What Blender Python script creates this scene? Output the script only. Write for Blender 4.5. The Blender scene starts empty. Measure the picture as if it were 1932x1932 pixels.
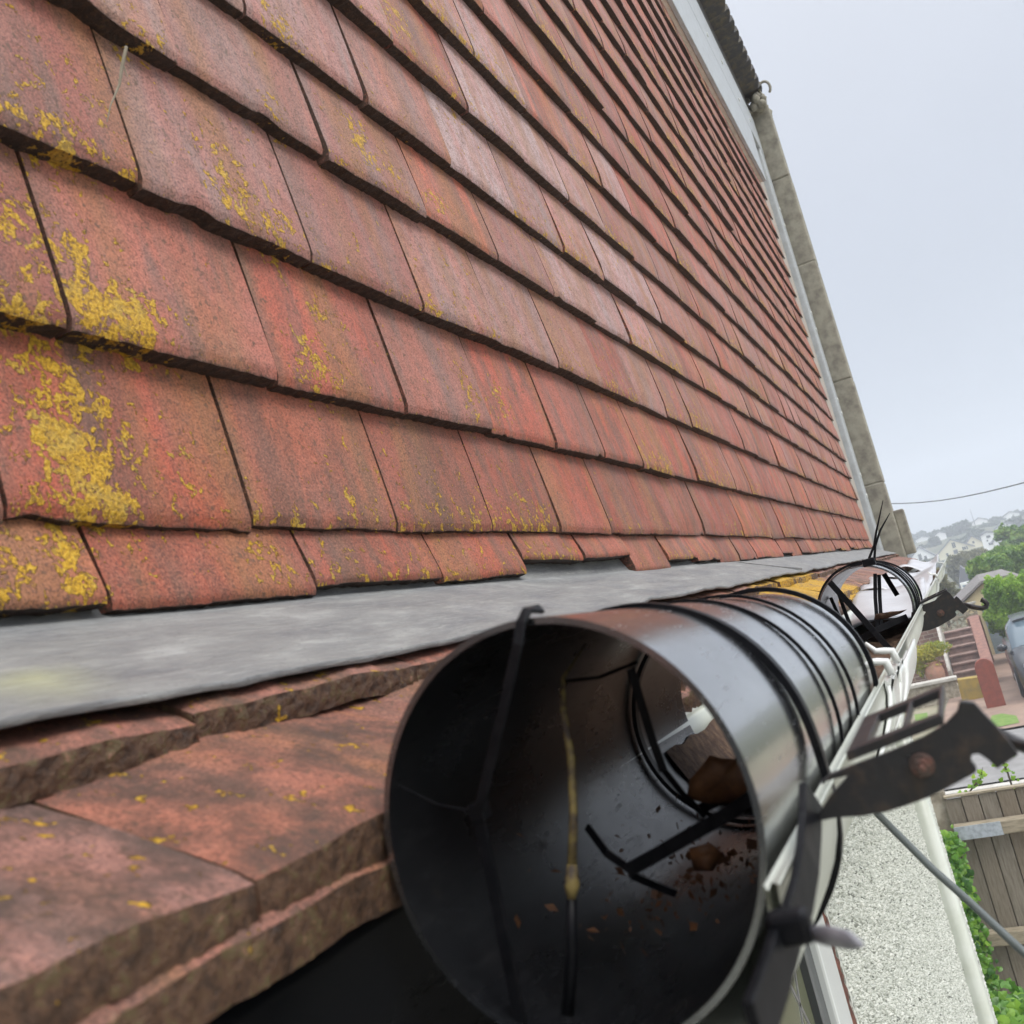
import bpy, math, random
import numpy as np
from mathutils import Vector, Matrix
S = 0.38                      # all layout numbers below are in units of 0.38 m
R = math.radians
rng = np.random.default_rng(7); random.seed(7)
sc = bpy.context.scene
col = sc.collection
# ---------------------------------------------------------------- camera
F = 1835.0; HC = 966.0
v1 = np.array([834., -56., -F]); up2 = np.array([-.243, .970])
cz = np.array([up2[0], up2[1], (up2[0]*v1[0]+up2[1]*v1[1])/F]); cz /= np.linalg.norm(cz)
cy = v1/np.linalg.norm(v1); cx = np.cross(cy, cz)
MW = np.array([cx, cy, cz])                     # camera vector -> world vector
CAM = np.array([1., 0., 0.])
cam = bpy.data.cameras.new('camera'); camo = bpy.data.objects.new('camera', cam); col.objects.link(camo)
m4 = Matrix.Identity(4)
for i in range(3):
    for j in range(3): m4[i][j] = MW[i][j]
    m4[i][3] = CAM[i]*S
camo.matrix_world = m4
cam.sensor_width = 36; cam.lens = 36*F/1932; cam.clip_start = .01; cam.clip_end = 3000
cam.dof.use_dof = True; cam.dof.focus_distance = 1.25; cam.dof.aperture_fstop = 22
sc.camera = camo
# ---------------------------------------------------------------- sky and sun
SUN_EL, SUN_AZ = R(50), R(118)                   # azimuth from +Y towards +X
w = bpy.data.worlds.new('World'); sc.world = w; w.use_nodes = True
nt = w.node_tree; nt.nodes.clear()
def N(t, ty, **k):
    n = t.nodes.new(ty)
    for a, b in k.items():
        if a == 'ins':
            for q, v in b.items(): n.inputs[q].default_value = v
        else: setattr(n, a, b)
    return n
out = N(nt, 'ShaderNodeOutputWorld'); bg = N(nt, 'ShaderNodeBackground', ins={'Strength': 0.1})
sky = N(nt, 'ShaderNodeTexSky', sky_type='NISHITA', sun_disc=False, sun_elevation=SUN_EL, sun_rotation=SUN_AZ)
tc = N(nt, 'ShaderNodeTexCoord'); sp = N(nt, 'ShaderNodeSeparateXYZ')
rp = N(nt, 'ShaderNodeValToRGB')
el = rp.color_ramp.elements
el[0].position = 0.0; el[0].color = (.46, .50, .57, 1)
el[1].position = 1.0; el[1].color = (2.7, 2.75, 2.85, 1)
e = el.new(.07); e.color = (.495, .535, .605, 1)
e = el.new(.32); e.color = (.56, .595, .67, 1)
e = el.new(.52); e.color = (.68, .71, .78, 1)
e = el.new(.72); e.color = (2.3, 2.35, 2.45, 1)
cl = N(nt, 'ShaderNodeTexNoise', ins={'Scale': 2.2, 'Detail': 3.0, 'Roughness': .45})
clm = N(nt, 'ShaderNodeMapRange', ins={'From Min': .3, 'From Max': .7, 'To Min': 9.3, 'To Max': 10.7})
ml = N(nt, 'ShaderNodeVectorMath', operation='SCALE')
mx = N(nt, 'ShaderNodeMix', data_type='RGBA', ins={'Factor': .90})
L = nt.links.new
L(tc.outputs['Generated'], sp.inputs[0]); L(sp.outputs['Z'], rp.inputs[0])
L(tc.outputs['Generated'], cl.inputs['Vector']); L(cl.outputs['Fac'], clm.inputs['Value'])
L(rp.outputs[0], ml.inputs[0]); L(clm.outputs[0], ml.inputs['Scale'])
L(sky.outputs[0], mx.inputs[6]); L(ml.outputs[0], mx.inputs[7]); L(mx.outputs[2], bg.inputs[0]); L(bg.outputs[0], out.inputs[0])
sun = bpy.data.lights.new('sun', 'SUN'); sun.energy = 1.9; sun.angle = R(22); sun.color = (1, .95, .88)
so = bpy.data.objects.new('sun', sun); col.objects.link(so)
sd = Vector((math.sin(SUN_AZ)*math.cos(SUN_EL), math.cos(SUN_AZ)*math.cos(SUN_EL), math.sin(SUN_EL)))
so.rotation_euler = (-sd).to_track_quat('-Z', 'Y').to_euler()
sc.view_settings.view_transform = 'Standard'; sc.view_settings.look = 'None'
sc.view_settings.exposure = 0.22; sc.view_settings.gamma = 1
sc.cycles.max_bounces = 8; sc.cycles.volume_bounces = 1
# ---------------------------------------------------------------- placing helpers
def ray(px, py): return MW @ np.array([px-HC, -(py-HC), -F])
def at(px, py, Y):
    r = ray(px, py); return CAM + r*Y/r[1]
def atz(px, py, z):
    r = ray(px, py); return CAM + r*z/r[2]
def atx(px, py, x):
    r = ray(px, py); return CAM + r*(x-1)/r[0]
def c5(a, b): return 1509.4+.2188*a, 943.4+.2188*b
def c6(a, b): return 1490.6+.2285*a, 1254.7+.2285*b
def c7(a, b): return 1367.9+.1953*a, 990.6+.1953*b
def c3(a, b): return (1750+.15424*a)/1.06, (950+.15424*b)/1.06
def c4(a, b): return (1780+.13872*a)/1.06, (1180+.13872*b)/1.06
# ---------------------------------------------------------------- objects helpers
def tag(o, label=None, cat=None, group=None, kind=None):
    if label: o['label'] = label
    if cat: o['category'] = cat
    if group: o['group'] = group
    if kind: o['kind'] = kind
    return o
def empty(name, loc, label=None, cat=None, group=None):
    o = bpy.data.objects.new(name, None); o.location = Vector(loc)*S; o.empty_display_size = .1
    col.objects.link(o); tag(o, label, cat, group); return o
class MB:
    def __init__(s): s.v = []; s.f = []; s.a = {}; s.n = 0
    def add(s, v, f, **att):
        v = np.asarray(v, float); n = len(v)
        s.v.append(v); s.f += [tuple(int(i)+s.n for i in q) for q in f]
        for k, val in att.items():
            s.a.setdefault(k, []).append((s.n, np.broadcast_to(np.asarray(val, float), (n,)) if np.ndim(val) == 0 else np.asarray(val, float)))
        s.n += n; return s
    def box(s, lo, hi, rot=None, c=None, **att):
        lo = np.array(lo, float); hi = np.array(hi, float)
        v = np.array([[x, y, z] for x in (lo[0], hi[0]) for y in (lo[1], hi[1]) for z in (lo[2], hi[2])])
        if rot is not None:
            c = (lo+hi)/2 if c is None else np.array(c); v = (v-c) @ np.array(rot).T + c
        return s.add(v, [(0, 1, 3, 2), (4, 6, 7, 5), (0, 4, 5, 1), (2, 3, 7, 6), (0, 2, 6, 4), (1, 5, 7, 3)], **att)
    def tube(s, pts, r, n=8, caps=True, **att):
        pts = [np.array(p, float) for p in pts]; rr = r if np.ndim(r) else [r]*len(pts)
        v = []; ref = None
        for i, p in enumerate(pts):
            t = pts[min(i+1, len(pts)-1)]-pts[max(i-1, 0)]; t /= np.linalg.norm(t)
            if ref is None: ref = np.cross(t, [.31, .2, .93]); ref /= np.linalg.norm(ref)
            ref = ref-t*(ref@t); ref /= np.linalg.norm(ref); b = np.cross(t, ref)
            for k in range(n):
                a = 2*math.pi*k/n; v.append(p+rr[i]*(ref*math.cos(a)+b*math.sin(a)))
        f = [(i*n+k, i*n+(k+1) % n, (i+1)*n+(k+1) % n, (i+1)*n+k) for i in range(len(pts)-1) for k in range(n)]
        if caps: f += [tuple(range(n))[::-1], tuple(range((len(pts)-1)*n, len(pts)*n))]
        return s.add(v, f, **att)
    def strap(s, pts, w, t, nrm, **att):
        """flat band along pts; nrm = list of outward normals; w across, t thick"""
        pts = [np.array(p, float) for p in pts]; v = []; m = len(pts)
        for i, p in enumerate(pts):
            tg = pts[min(i+1, m-1)]-pts[max(i-1, 0)]; tg /= np.linalg.norm(tg)
            nn = np.array(nrm[i] if np.ndim(nrm) > 1 else nrm, float); nn = nn-tg*(nn@tg); nn /= np.linalg.norm(nn)
            b = np.cross(tg, nn)
            for sx, sy in ((-1, -1), (1, -1), (1, 1), (-1, 1)): v.append(p+b*w/2*sx+nn*t/2*sy)
        f = [(i*4+k, i*4+(k+1) % 4, (i+1)*4+(k+1) % 4, (i+1)*4+k) for i in range(m-1) for k in range(4)]
        f += [(3, 2, 1, 0), tuple(range((m-1)*4, m*4))]
        return s.add(v, f, **att)
    def plate(s, poly, d, **att):
        """polygon (3D points) extruded along vector d"""
        p = np.array(poly, float); n = len(p); v = np.vstack([p, p+np.array(d)])
        f = [tuple(range(n))[::-1], tuple(range(n, 2*n))]+[(i, (i+1) % n, n+(i+1) % n, n+i) for i in range(n)]
        return s.add(v, f, **att)
    def grid(s, P, **att):
        """P: (a,b,3) array"""
        a, b, _ = P.shape
        f = [(i*b+j, i*b+j+1, (i+1)*b+j+1, (i+1)*b+j) for i in range(a-1) for j in range(b-1)]
        return s.add(P.reshape(-1, 3), f, **att)
    def build(s, name, mat, parent=None, smooth=False, bevel=0, base=None):
        V = np.vstack(s.v)*S
        if parent is not None: V = V-np.array(parent.matrix_world.translation if False else world_loc(parent))
        elif base is not None: V = V-np.array(base)*S
        me = bpy.data.meshes.new(name); me.from_pydata(V.tolist(), [], s.f)
        for k, lst in s.a.items():
            arr = np.zeros(s.n)
            for st, q in lst: arr[st:st+len(q)] = q
            me.attributes.new(k, 'FLOAT', 'POINT').data.foreach_set('value', arr)
        me.materials.append(mat)
        if smooth: me.polygons.foreach_set('use_smooth', [True]*len(me.polygons))
        me.validate(); me.update()
        o = bpy.data.objects.new(name, me); col.objects.link(o)
        if parent is not None: o.parent = parent
        elif base is not None: o.location = Vector(base)*S
        if bevel:
            b = o.modifiers.new('bevel', 'BEVEL'); b.width = bevel*S; b.segments = 2; b.limit_method = 'ANGLE'
        return o
def world_loc(o):
    p = Vector(o.location)
    while o.parent is not None: o = o.parent; p = p+Vector(o.location)
    return p
# ---------------------------------------------------------------- materials
def mat(name, rough=.6, colr=(.5, .5, .5), spec=None, metal=0):
    m = bpy.data.materials.new(name); m.use_nodes = True; t = m.node_tree
    b = t.nodes['Principled BSDF']; b.inputs['Roughness'].default_value = rough
    b.inputs['Base Color'].default_value = (*colr, 1); b.inputs['Metallic'].default_value = metal
    if spec is not None: b.inputs['Specular IOR Level'].default_value = spec
    return m, t, b
def noise(t, vec, scale, detail=4, rough=.55, dist=0):
    n = N(t, 'ShaderNodeTexNoise', ins={'Scale': scale, 'Detail': detail, 'Roughness': rough, 'Distortion': dist})
    if vec is not None: t.links.new(vec, n.inputs['Vector'])
    return n.outputs['Fac']
def ramp(t, src, stops):
    r = N(t, 'ShaderNodeValToRGB'); e = r.color_ramp.elements
    while len(e) < len(stops): e.new(.5)
    for q, (p, c) in zip(e, stops): q.position = p; q.color = (*c, 1) if np.ndim(c) else (c, c, c, 1)
    t.links.new(src, r.inputs[0]); return r.outputs[0]
def rng_(t, src, a, b, c=0., d=1.):
    n = N(t, 'ShaderNodeMapRange', ins={'From Min': a, 'From Max': b, 'To Min': c, 'To Max': d}); t.links.new(src, n.inputs['Value']); return n.outputs[0]
def mixc(t, fac, a, b, bt='MIX'):
    n = N(t, 'ShaderNodeMix', data_type='RGBA', blend_type=bt)
    for i, s in ((0, fac), (6, a), (7, b)):
        if isinstance(s, bpy.types.NodeSocket): t.links.new(s, n.inputs[i])
        elif np.ndim(s): n.inputs[i].default_value = (*s, 1)
        else: n.inputs[i].default_value = s
    return n.outputs[2]
def mth(t, op, a, b=0.):
    n = N(t, 'ShaderNodeMath', operation=op)
    for i, s in enumerate((a, b)):
        if isinstance(s, bpy.types.NodeSocket): t.links.new(s, n.inputs[i])
        else: n.inputs[i].default_value = s
    return n.outputs[0]
def attr(t, name): return N(t, 'ShaderNodeAttribute', attribute_name=name).outputs['Fac']
def objv(t, scale=(1, 1, 1)):
    c = N(t, 'ShaderNodeTexCoord'); m = N(t, 'ShaderNodeMapping'); m.inputs['Scale'].default_value = scale
    t.links.new(c.outputs['Object'], m.inputs['Vector']); return m.outputs[0]
def bump(t, b, h, strength=.5, dist=.001):
    n = N(t, 'ShaderNodeBump', ins={'Strength': strength, 'Distance': dist}); t.links.new(h, n.inputs['Height']); t.links.new(n.outputs[0], b.inputs['Normal'])

def tile_mat(name, bloom=1.0, dark=0.0, mute=0.0):
    m, t, b = mat(name, .62)
    tr = attr(t, 'trand'); lich = attr(t, 'lich'); edge = attr(t, 'edge'); gray = attr(t, 'gray')
    cmb = N(t, 'ShaderNodeCombineXYZ'); t.links.new(tr, cmb.inputs[0]); t.links.new(tr, cmb.inputs[2])
    sc_ = N(t, 'ShaderNodeVectorMath', operation='SCALE', ins={'Scale': 7.0}); t.links.new(cmb.outputs[0], sc_.inputs[0])
    def vec(s):
        a = N(t, 'ShaderNodeVectorMath', operation='ADD'); t.links.new(objv(t, s), a.inputs[0]); t.links.new(sc_.outputs[0], a.inputs[1]); return a.outputs[0]
    v = vec((1, 1, 1)); vs = vec((.18, 1, .18))
    base = ramp(t, tr, [(0, (.56, .112, .055)), (.22, (.38, .080, .045)), (.45, (.60, .138, .060)), (.7, (.31, .078, .048)), (.85, (.48, .14, .075)), (1, (.52, .108, .053))])
    if mute: base = mixc(t, mute, base, (.30, .145, .10))
    streak = noise(t, vs, 45, 4, .6)
    c = mixc(t, rng_(t, streak, .47, .66, 0, .8), base, (.135, .078, .052))
    blo = noise(t, v, 13, 3, .6)
    broad = noise(t, vec((.12, 1, .12)), 17, 3, .55)
    c = mixc(t, rng_(t, broad, .50, .64, 0, .7), c, (.14, .082, .058))
    c = mixc(t, rng_(t, blo, .45, .75, 0, .25*bloom), c, (.50, .23, .18))
    c = mixc(t, mth(t, 'MULTIPLY', gray, rng_(t, streak, .25, .6, .55, 1)), c, (.56, .43, .43))
    orange = noise(t, vs, 20, 2, .5)
    c = mixc(t, rng_(t, orange, .50, .66, 0, .6), c, (.36, .17, .06))
    mot = noise(t, v, 75, 5, .7)
    c = mixc(t, rng_(t, mot, .47, .66, 0, .5), c, (.19, .085, .055))
    g = noise(t, v, 620, 4, .85)
    c = mixc(t, rng_(t, g, .485, .61, 0, .8), c, (.085, .034, .024))
    c = mixc(t, rng_(t, g, .47, .33, 0, .5), c, (.64, .27, .17))
    # pitted dirt specks
    pit = noise(t, v, 190, 4, .6)
    c = mixc(t, rng_(t, pit, .60, .66, 0, .7), c, (.10, .06, .035))
    if dark: c = mixc(t, rng_(t, noise(t, v, 30, 5, .7), .42, .62, 0, dark), c, (.06, .04, .03))
    # lower edge moss and dirt
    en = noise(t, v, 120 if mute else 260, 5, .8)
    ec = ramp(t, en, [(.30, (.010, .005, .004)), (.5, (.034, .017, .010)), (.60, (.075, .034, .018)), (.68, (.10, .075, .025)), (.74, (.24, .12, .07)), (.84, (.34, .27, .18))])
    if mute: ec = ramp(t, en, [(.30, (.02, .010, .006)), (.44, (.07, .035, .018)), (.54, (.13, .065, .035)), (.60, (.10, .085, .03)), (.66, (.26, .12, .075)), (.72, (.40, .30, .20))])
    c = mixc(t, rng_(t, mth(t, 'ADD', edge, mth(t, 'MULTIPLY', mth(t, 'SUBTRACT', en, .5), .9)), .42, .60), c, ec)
    # lichen crust
    ln = mth(t, 'ADD', mth(t, 'MULTIPLY', noise(t, v, 95, 5, .62, .6), .72), mth(t, 'MULTIPLY', noise(t, v, 330, 2, .5), .28))
    lf = rng_(t, mth(t, 'ADD', ln, mth(t, 'MULTIPLY', lich, .235)), .648, .672)
    lc_pale = noise(t, v, 60, 3, .6)
    lc = ramp(t, noise(t, v, 420, 3, .7), [(.3, (.13, .07, .01)), (.43, (.38, .20, .006)), (.56, (.64, .36, .008)), (.72, (.60, .42, .06))])
    lc = mixc(t, rng_(t, lc_pale, .5, .68, 0, .3), lc, (.40, .33, .12))
    c = mixc(t, lf, c, lc)
    t.links.new(c, b.inputs['Base Color'])
    h = mth(t, 'ADD', mth(t, 'MULTIPLY', g, .8), mth(t, 'ADD', mth(t, 'MULTIPLY', lf, mth(t, 'ADD', 1.6, mth(t, 'MULTIPLY', noise(t, v, 420, 3, .65), 2.2))), mth(t, 'MULTIPLY', mth(t, 'MULTIPLY', en, edge), 3)))
    bump(t, b, mth(t, 'ADD', h, mth(t, 'MULTIPLY', mot, 1.3)), .9, .0012)
    t.links.new(rng_(t, blo, .3, .7, .68, .48), b.inputs['Roughness'])
    return m
M = {}
M['tile'] = tile_mat('hung clay tile'); M['rtile'] = tile_mat('roof clay tile', 1.2, .8, .62)
def simple(key, colr, rough, c2=None, scale=60, lo=.4, hi=.65, bmp=0, spec=None, metal=0, stretch=(1, 1, 1), detail=5):
    m, t, b = mat(key, rough, colr, spec, metal)
    v = objv(t, stretch); n = noise(t, v, scale, detail, .62)
    if c2: t.links.new(mixc(t, rng_(t, n, lo, hi), colr, c2), b.inputs['Base Color'])
    if bmp: bump(t, b, n, .6, bmp)
    M[key] = m; return m, t, b
# lead
m, t, b = mat('lead', .5, metal=.0); v = objv(t, (2.0, .55, 2.0))
n1 = noise(t, v, 22, 6, .6, .3); n2 = noise(t, objv(t), 6, 3); n3 = noise(t, objv(t, (3, .4, 3)), 170, 3, .7)
c = ramp(t, n1, [(.28, (.135, .14, .15)), (.45, (.185, .187, .187)), (.58, (.22, .222, .218)), (.74, (.34, .345, .335))])
c = mixc(t, rng_(t, n2, .55, .75, 0, .5), c, (.16, .17, .20)); c = mixc(t, rng_(t, n3, .5, .75, 0, .4), c, (.42, .42, .39)); c = mixc(t, rng_(t, noise(t, objv(t, (5, .25, 5)), 90, 5, .8), .55, .72, 0, .5), c, (.46, .47, .45)); c = mixc(t, rng_(t, noise(t, objv(t), 420, 2, .6), .62, .7, 0, .5), c, (.09, .09, .085))
c = mixc(t, rng_(t, attr(t, 'stain'), 0, 1, 0, .9), c, (.50, .50, .24))
t.links.new(c, b.inputs['Base Color']); bump(t, b, mth(t, 'ADD', mth(t, 'MULTIPLY', noise(t, objv(t, (1, .6, 1)), 11, 2, .5), 4), mth(t, 'ADD', n1, mth(t, 'MULTIPLY', n3, .3))), .7, .003); M['lead'] = m
# black plastic
def blackp(key, base=(.007, .0075, .009), r0=.13, r1=.24, sp_=1.0, dust=1.):
    m, t, b = mat(key, .35, base, sp_); b.inputs['Coat Weight'].default_value = 1. if sp_ > .8 else 0; b.inputs['Coat Roughness'].default_value = .16; b.inputs['Coat IOR'].default_value = 2.2; v = objv(t, (1, .5, 1)); n = noise(t, v, 22, 5, .6); s = noise(t, objv(t, (1, .25, 1)), 260, 4, .7)
    sc1 = noise(t, objv(t, (1, .12, 1)), 420, 3, .8); t.links.new(mth(t, 'ADD', rng_(t, n, .35, .7, r0, r1), rng_(t, sc1, .6, .75, 0, .25)), b.inputs['Roughness']); t.links.new(mth(t, 'ADD', rng_(t, n, .35, .7, .10, .30), rng_(t, sc1, .6, .75, 0, .3)), b.inputs['Coat Roughness'])
    c = mixc(t, rng_(t, s, .50, .80, 0, .14*dust), base, (.10, .10, .105)); c = mixc(t, rng_(t, noise(t, objv(t), 9, 4, .6), .35, .7, 0, .10*dust), c, (.05, .055, .06)); c = mixc(t, rng_(t, noise(t, objv(t), 55, 5, .75), .60, .74, 0, .4*dust), c, (.04, .033, .027))
    t.links.new(c, b.inputs['Base Color']); bump(t, b, s, .12, .0006); M[key] = m
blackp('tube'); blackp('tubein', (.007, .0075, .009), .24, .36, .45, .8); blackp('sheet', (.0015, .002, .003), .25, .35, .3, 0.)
simple('tie', (.004, .0045, .006), .42, (.009, .009, .011), 200, spec=.12)
simple('tail', (.12, .12, .14), .35, (.3, .3, .33), 80)
simple('steel', (.016, .016, .018), .42, (.045, .032, .025), 150, .5, .7, .0006, metal=.15)
simple('bolt', (.07, .05, .042), .5, (.13, .06, .045), 300, .45, .6, .0006, metal=.2)
simple('upvc', (.68, .70, .68), .28, (.62, .64, .57), 9, .5, .8)
simple('upvcg', (.60, .63, .57), .32, (.46, .49, .40), 7, .45, .85)
simple('corner', (.40, .36, .31), .7, (.33, .30, .26), 20)  # duller-lit side of the corner boxing, its tan tone put into the colour
simple('trim', (.42, .45, .47), .4, (.36, .38, .39), 20)  # sky-lit side of the same boxing, its bluish tone put into the colour
simple('soffit', (.82, .76, .66), .6, (.70, .65, .56), 20)
simple('concrete', (.30, .285, .23), .9, (.17, .155, .13), 18, .4, .68, .001)
simple('pantile', (.075, .075, .08), .9, (.15, .13, .09), 30, .45, .7, .002)
simple('foil', (.62, .63, .66), .35, (.5, .5, .52), 14, .4, .7, .004, metal=.25)
simple('debris', (.07, .04, .028), .95, (.16, .10, .06), 130, .4, .65, .003)
simple('leaf', (.20, .085, .03), .6, (.10, .04, .02), 160, .4, .7, .0008)
simple('twig', (.20, .15, .05), .7, (.05, .035, .025), 180, .45, .6, .0006)
simple('frame', (.66, .69, .68), .25)
simple('mortar', (.16, .06, .04), .95, (.07, .03, .02), 60, .4, .6, .004)
simple('post', (.23, .062, .04), .8, (.17, .05, .035), 9)
simple('redbrick', (.26, .135, .105), .9, (.17, .09, .075), 9, .4, .65)
simple('cream', (.62, .53, .33), .8, (.55, .46, .28), 2)
simple('creamhouse', (.76, .70, .50), .8); simple('whitehouse', (.90, .91, .90), .8); simple('greyroof', (.16, .17, .20), .8, (.22, .22, .25), .6)
simple('bluedoor', (.19, .24, .265), .7, (.15, .19, .21), 3, stretch=(1, 1, 6))
simple('slate', (.22, .20, .20), .9, (.14, .13, .12), 6, .4, .6, .01)
simple('darkglass', (.05, .055, .06), .15)
simple('terracotta', (.42, .22, .15), .8, (.34, .2, .15), 12)
simple('bark', (.10, .075, .05), .9, (.06, .045, .03), 10, .4, .6, .004)
simple('carpaint', (.025, .028, .033), .22, spec=.7); simple('tyre', (.012, .012, .012), .8); simple('alloy', (.4, .4, .42), .35, metal=.8)
m, t, b = mat('carglass', .05, (.10, .14, .17)); M['carglass'] = m
simple('bluepane', (.30, .42, .62), .3); simple('cable', (.10, .115, .115), .5)
simple('copingstone', (.40, .36, .29), .9, (.22, .19, .14), 8, .4, .6, .006)
simple('yellowmoss', (.34, .235, .055), .95, (.22, .17, .06), 5, .4, .65, .01)
simple('grassm', (.10, .19, .03), .95, (.15, .22, .05), 9, .4, .6, .02)
simple('roadm', (.23, .225, .22), .9, (.17, .165, .16), 4, .4, .7, .003, detail=8)
simple('kerbm', (.48, .46, .42), .9, (.36, .34, .3), 10)
simple('drive', (.27, .19, .145), .9, (.21, .145, .115), 2.5, .4, .65, .006, detail=8)
simple('groundm', (.20, .20, .13), .95, (.30, .26, .19), 1.2, .4, .65, .01)
simple('hillm', (.045, .065, .03), .95, (.11, .10, .055), .12, .4, .6)
simple('stepm', (.25, .165, .14), .9, (.15, .10, .085), 5, .4, .65, .006)
simple('galv', (.42, .46, .50), .45, (.30, .33, .36), 40, .4, .6)
# pebbledash
m, t, b = mat('pebbledash', .9); v = objv(t)
vo = N(t, 'ShaderNodeTexVoronoi', ins={'Scale': 95.0, 'Randomness': 1.0}); t.links.new(v, vo.inputs['Vector'])
nn = noise(t, v, 70, 5, .75); big = noise(t, v, 2.5, 4, .6)
c = ramp(t, nn, [(.34, (.16, .17, .15)), (.43, (.50, .52, .47)), (.53, (.78, .80, .74)), (.7, (.86, .88, .82))])
c = mixc(t, rng_(t, vo.outputs['Distance'], .5, .85, 0, .6), c, (.18, .19, .17)); c = mixc(t, rng_(t, big, .4, .7, 0, .3), c, (.5, .53, .44))
t.links.new(c, b.inputs['Base Color']); bump(t, b, mth(t, 'SUBTRACT', nn, mth(t, 'MULTIPLY', vo.outputs['Distance'], .6)), 1, .006); M['pebble'] = m
# bricks
def bricks(key, c1, c2, mo, s=1, bw=.225, rh=.075):
    m, t, b = mat(key, .9); cc = N(t, 'ShaderNodeTexCoord'); sp = N(t, 'ShaderNodeSeparateXYZ'); cb = N(t, 'ShaderNodeCombineXYZ')
    t.links.new(cc.outputs['Object'], sp.inputs[0]); t.links.new(mth(t, 'ADD', sp.outputs[0], sp.outputs[1]), cb.inputs[0]); t.links.new(sp.outputs[2], cb.inputs[1])
    br = N(t, 'ShaderNodeTexBrick', ins={'Scale': s, 'Color1': (*c1, 1), 'Color2': (*c2, 1), 'Mortar': (*mo, 1), 'Mortar Size': .009, 'Brick Width': bw, 'Row Height': rh})
    t.links.new(cb.outputs[0], br.inputs['Vector'])
    t.links.new(mixc(t, rng_(t, noise(t, objv(t), 12, 5, .7), .4, .7, 0, .5), br.outputs['Color'], c2), b.inputs['Base Color']); M[key] = m
bricks('brick', (.30, .18, .14), (.17, .10, .085), (.42, .36, .30), 1, .24, .095); 
# wood fence
m, t, b = mat('fencewood', .85); br = attr(t, 'brand'); n = noise(t, objv(t, (8, 8, .7)), 16, 6, .65)
c = ramp(t, br, [(0, (.17, .14, .105)), (.35, (.25, .215, .17)), (.6, (.22, .20, .165)), (1, (.20, .16, .115))])
c = mixc(t, rng_(t, n, .42, .72, 0, .7), c, (.10, .08, .055)); c = mixc(t, rng_(t, noise(t, objv(t, (6, 6, 2)), 40, 3), .66, .72, 0, .6), c, (.42, .40, .34))
t.links.new(c, b.inputs['Base Color']); bump(t, b, n, .4, .003); M['fence'] = m
simple('rail', (.34, .29, .21), .85, (.20, .17, .12), 14, .4, .7, .003, stretch=(1, 6, 6))
def leafm(key, stops, rough=.5):
    m, t, b = mat(key, rough); t.links.new(ramp(t, attr(t, 'lv'), stops), b.inputs['Base Color'])
    b.inputs['Subsurface Weight'].default_value = 0
    tr = N(t, 'ShaderNodeBsdfTranslucent'); t.links.new(ramp(t, attr(t, 'lv'), [(p, tuple(q*1.3 for q in c)) for p, c in stops]), tr.inputs[0])
    ms = N(t, 'ShaderNodeMixShader', ins={0: .35}); o = t.nodes['Material Output']
    t.links.new(b.outputs[0], ms.inputs[1]); t.links.new(tr.outputs[0], ms.inputs[2]); t.links.new(ms.outputs[0], o.inputs[0]); M[key] = m
leafm('hedgeleaf', [(0, (.10, .22, .02)), (.5, (.19, .35, .03)), (1, (.33, .50, .05))])
leafm('treeleaf', [(0, (.06, .14, .03)), (.5, (.15, .27, .04)), (1, (.29, .40, .06))])
leafm('olive', [(0, (.10, .11, .05)), (.5, (.16, .155, .075)), (1, (.21, .20, .10))])
leafm('darkleaf', [(0, (.03, .055, .04)), (1, (.07, .10, .06))])
leafm('ivyleaf', [(0, (.04, .13, .02)), (.5, (.11, .26, .03)), (1, (.24, .42, .05))], .35)
leafm('shrubleaf', [(0, (.14, .22, .03)), (.5, (.34, .34, .05)), (1, (.52, .46, .08))])
# ================================================================ THE HOUSE
house = empty('house', (0, 6, -8.7), 'near house hung with lichen spotted red clay tiles above a pebbledash wall', 'house')
T, G = .052, .435                     # tile thickness, tile pitch along the wall
rows = [.175, .289, .549, .827, 1.115, 1.355, 1.639, 1.922, 2.216, 2.525]
while rows[-1] < 5.3: rows.append(rows[-1]+.287)
offs = [.897, .784, .923, 1.117, .838]
def fbm(x, seed):
    x = np.asarray(x, float); o = np.zeros_like(x)
    for k in range(4):
        fr = 1.7**k; o += np.sin(x*fr*2.1+seed*1.7+k*2.3+np.sin(x*fr*.73+seed))/fr**.9
    return o/2.6
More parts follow.
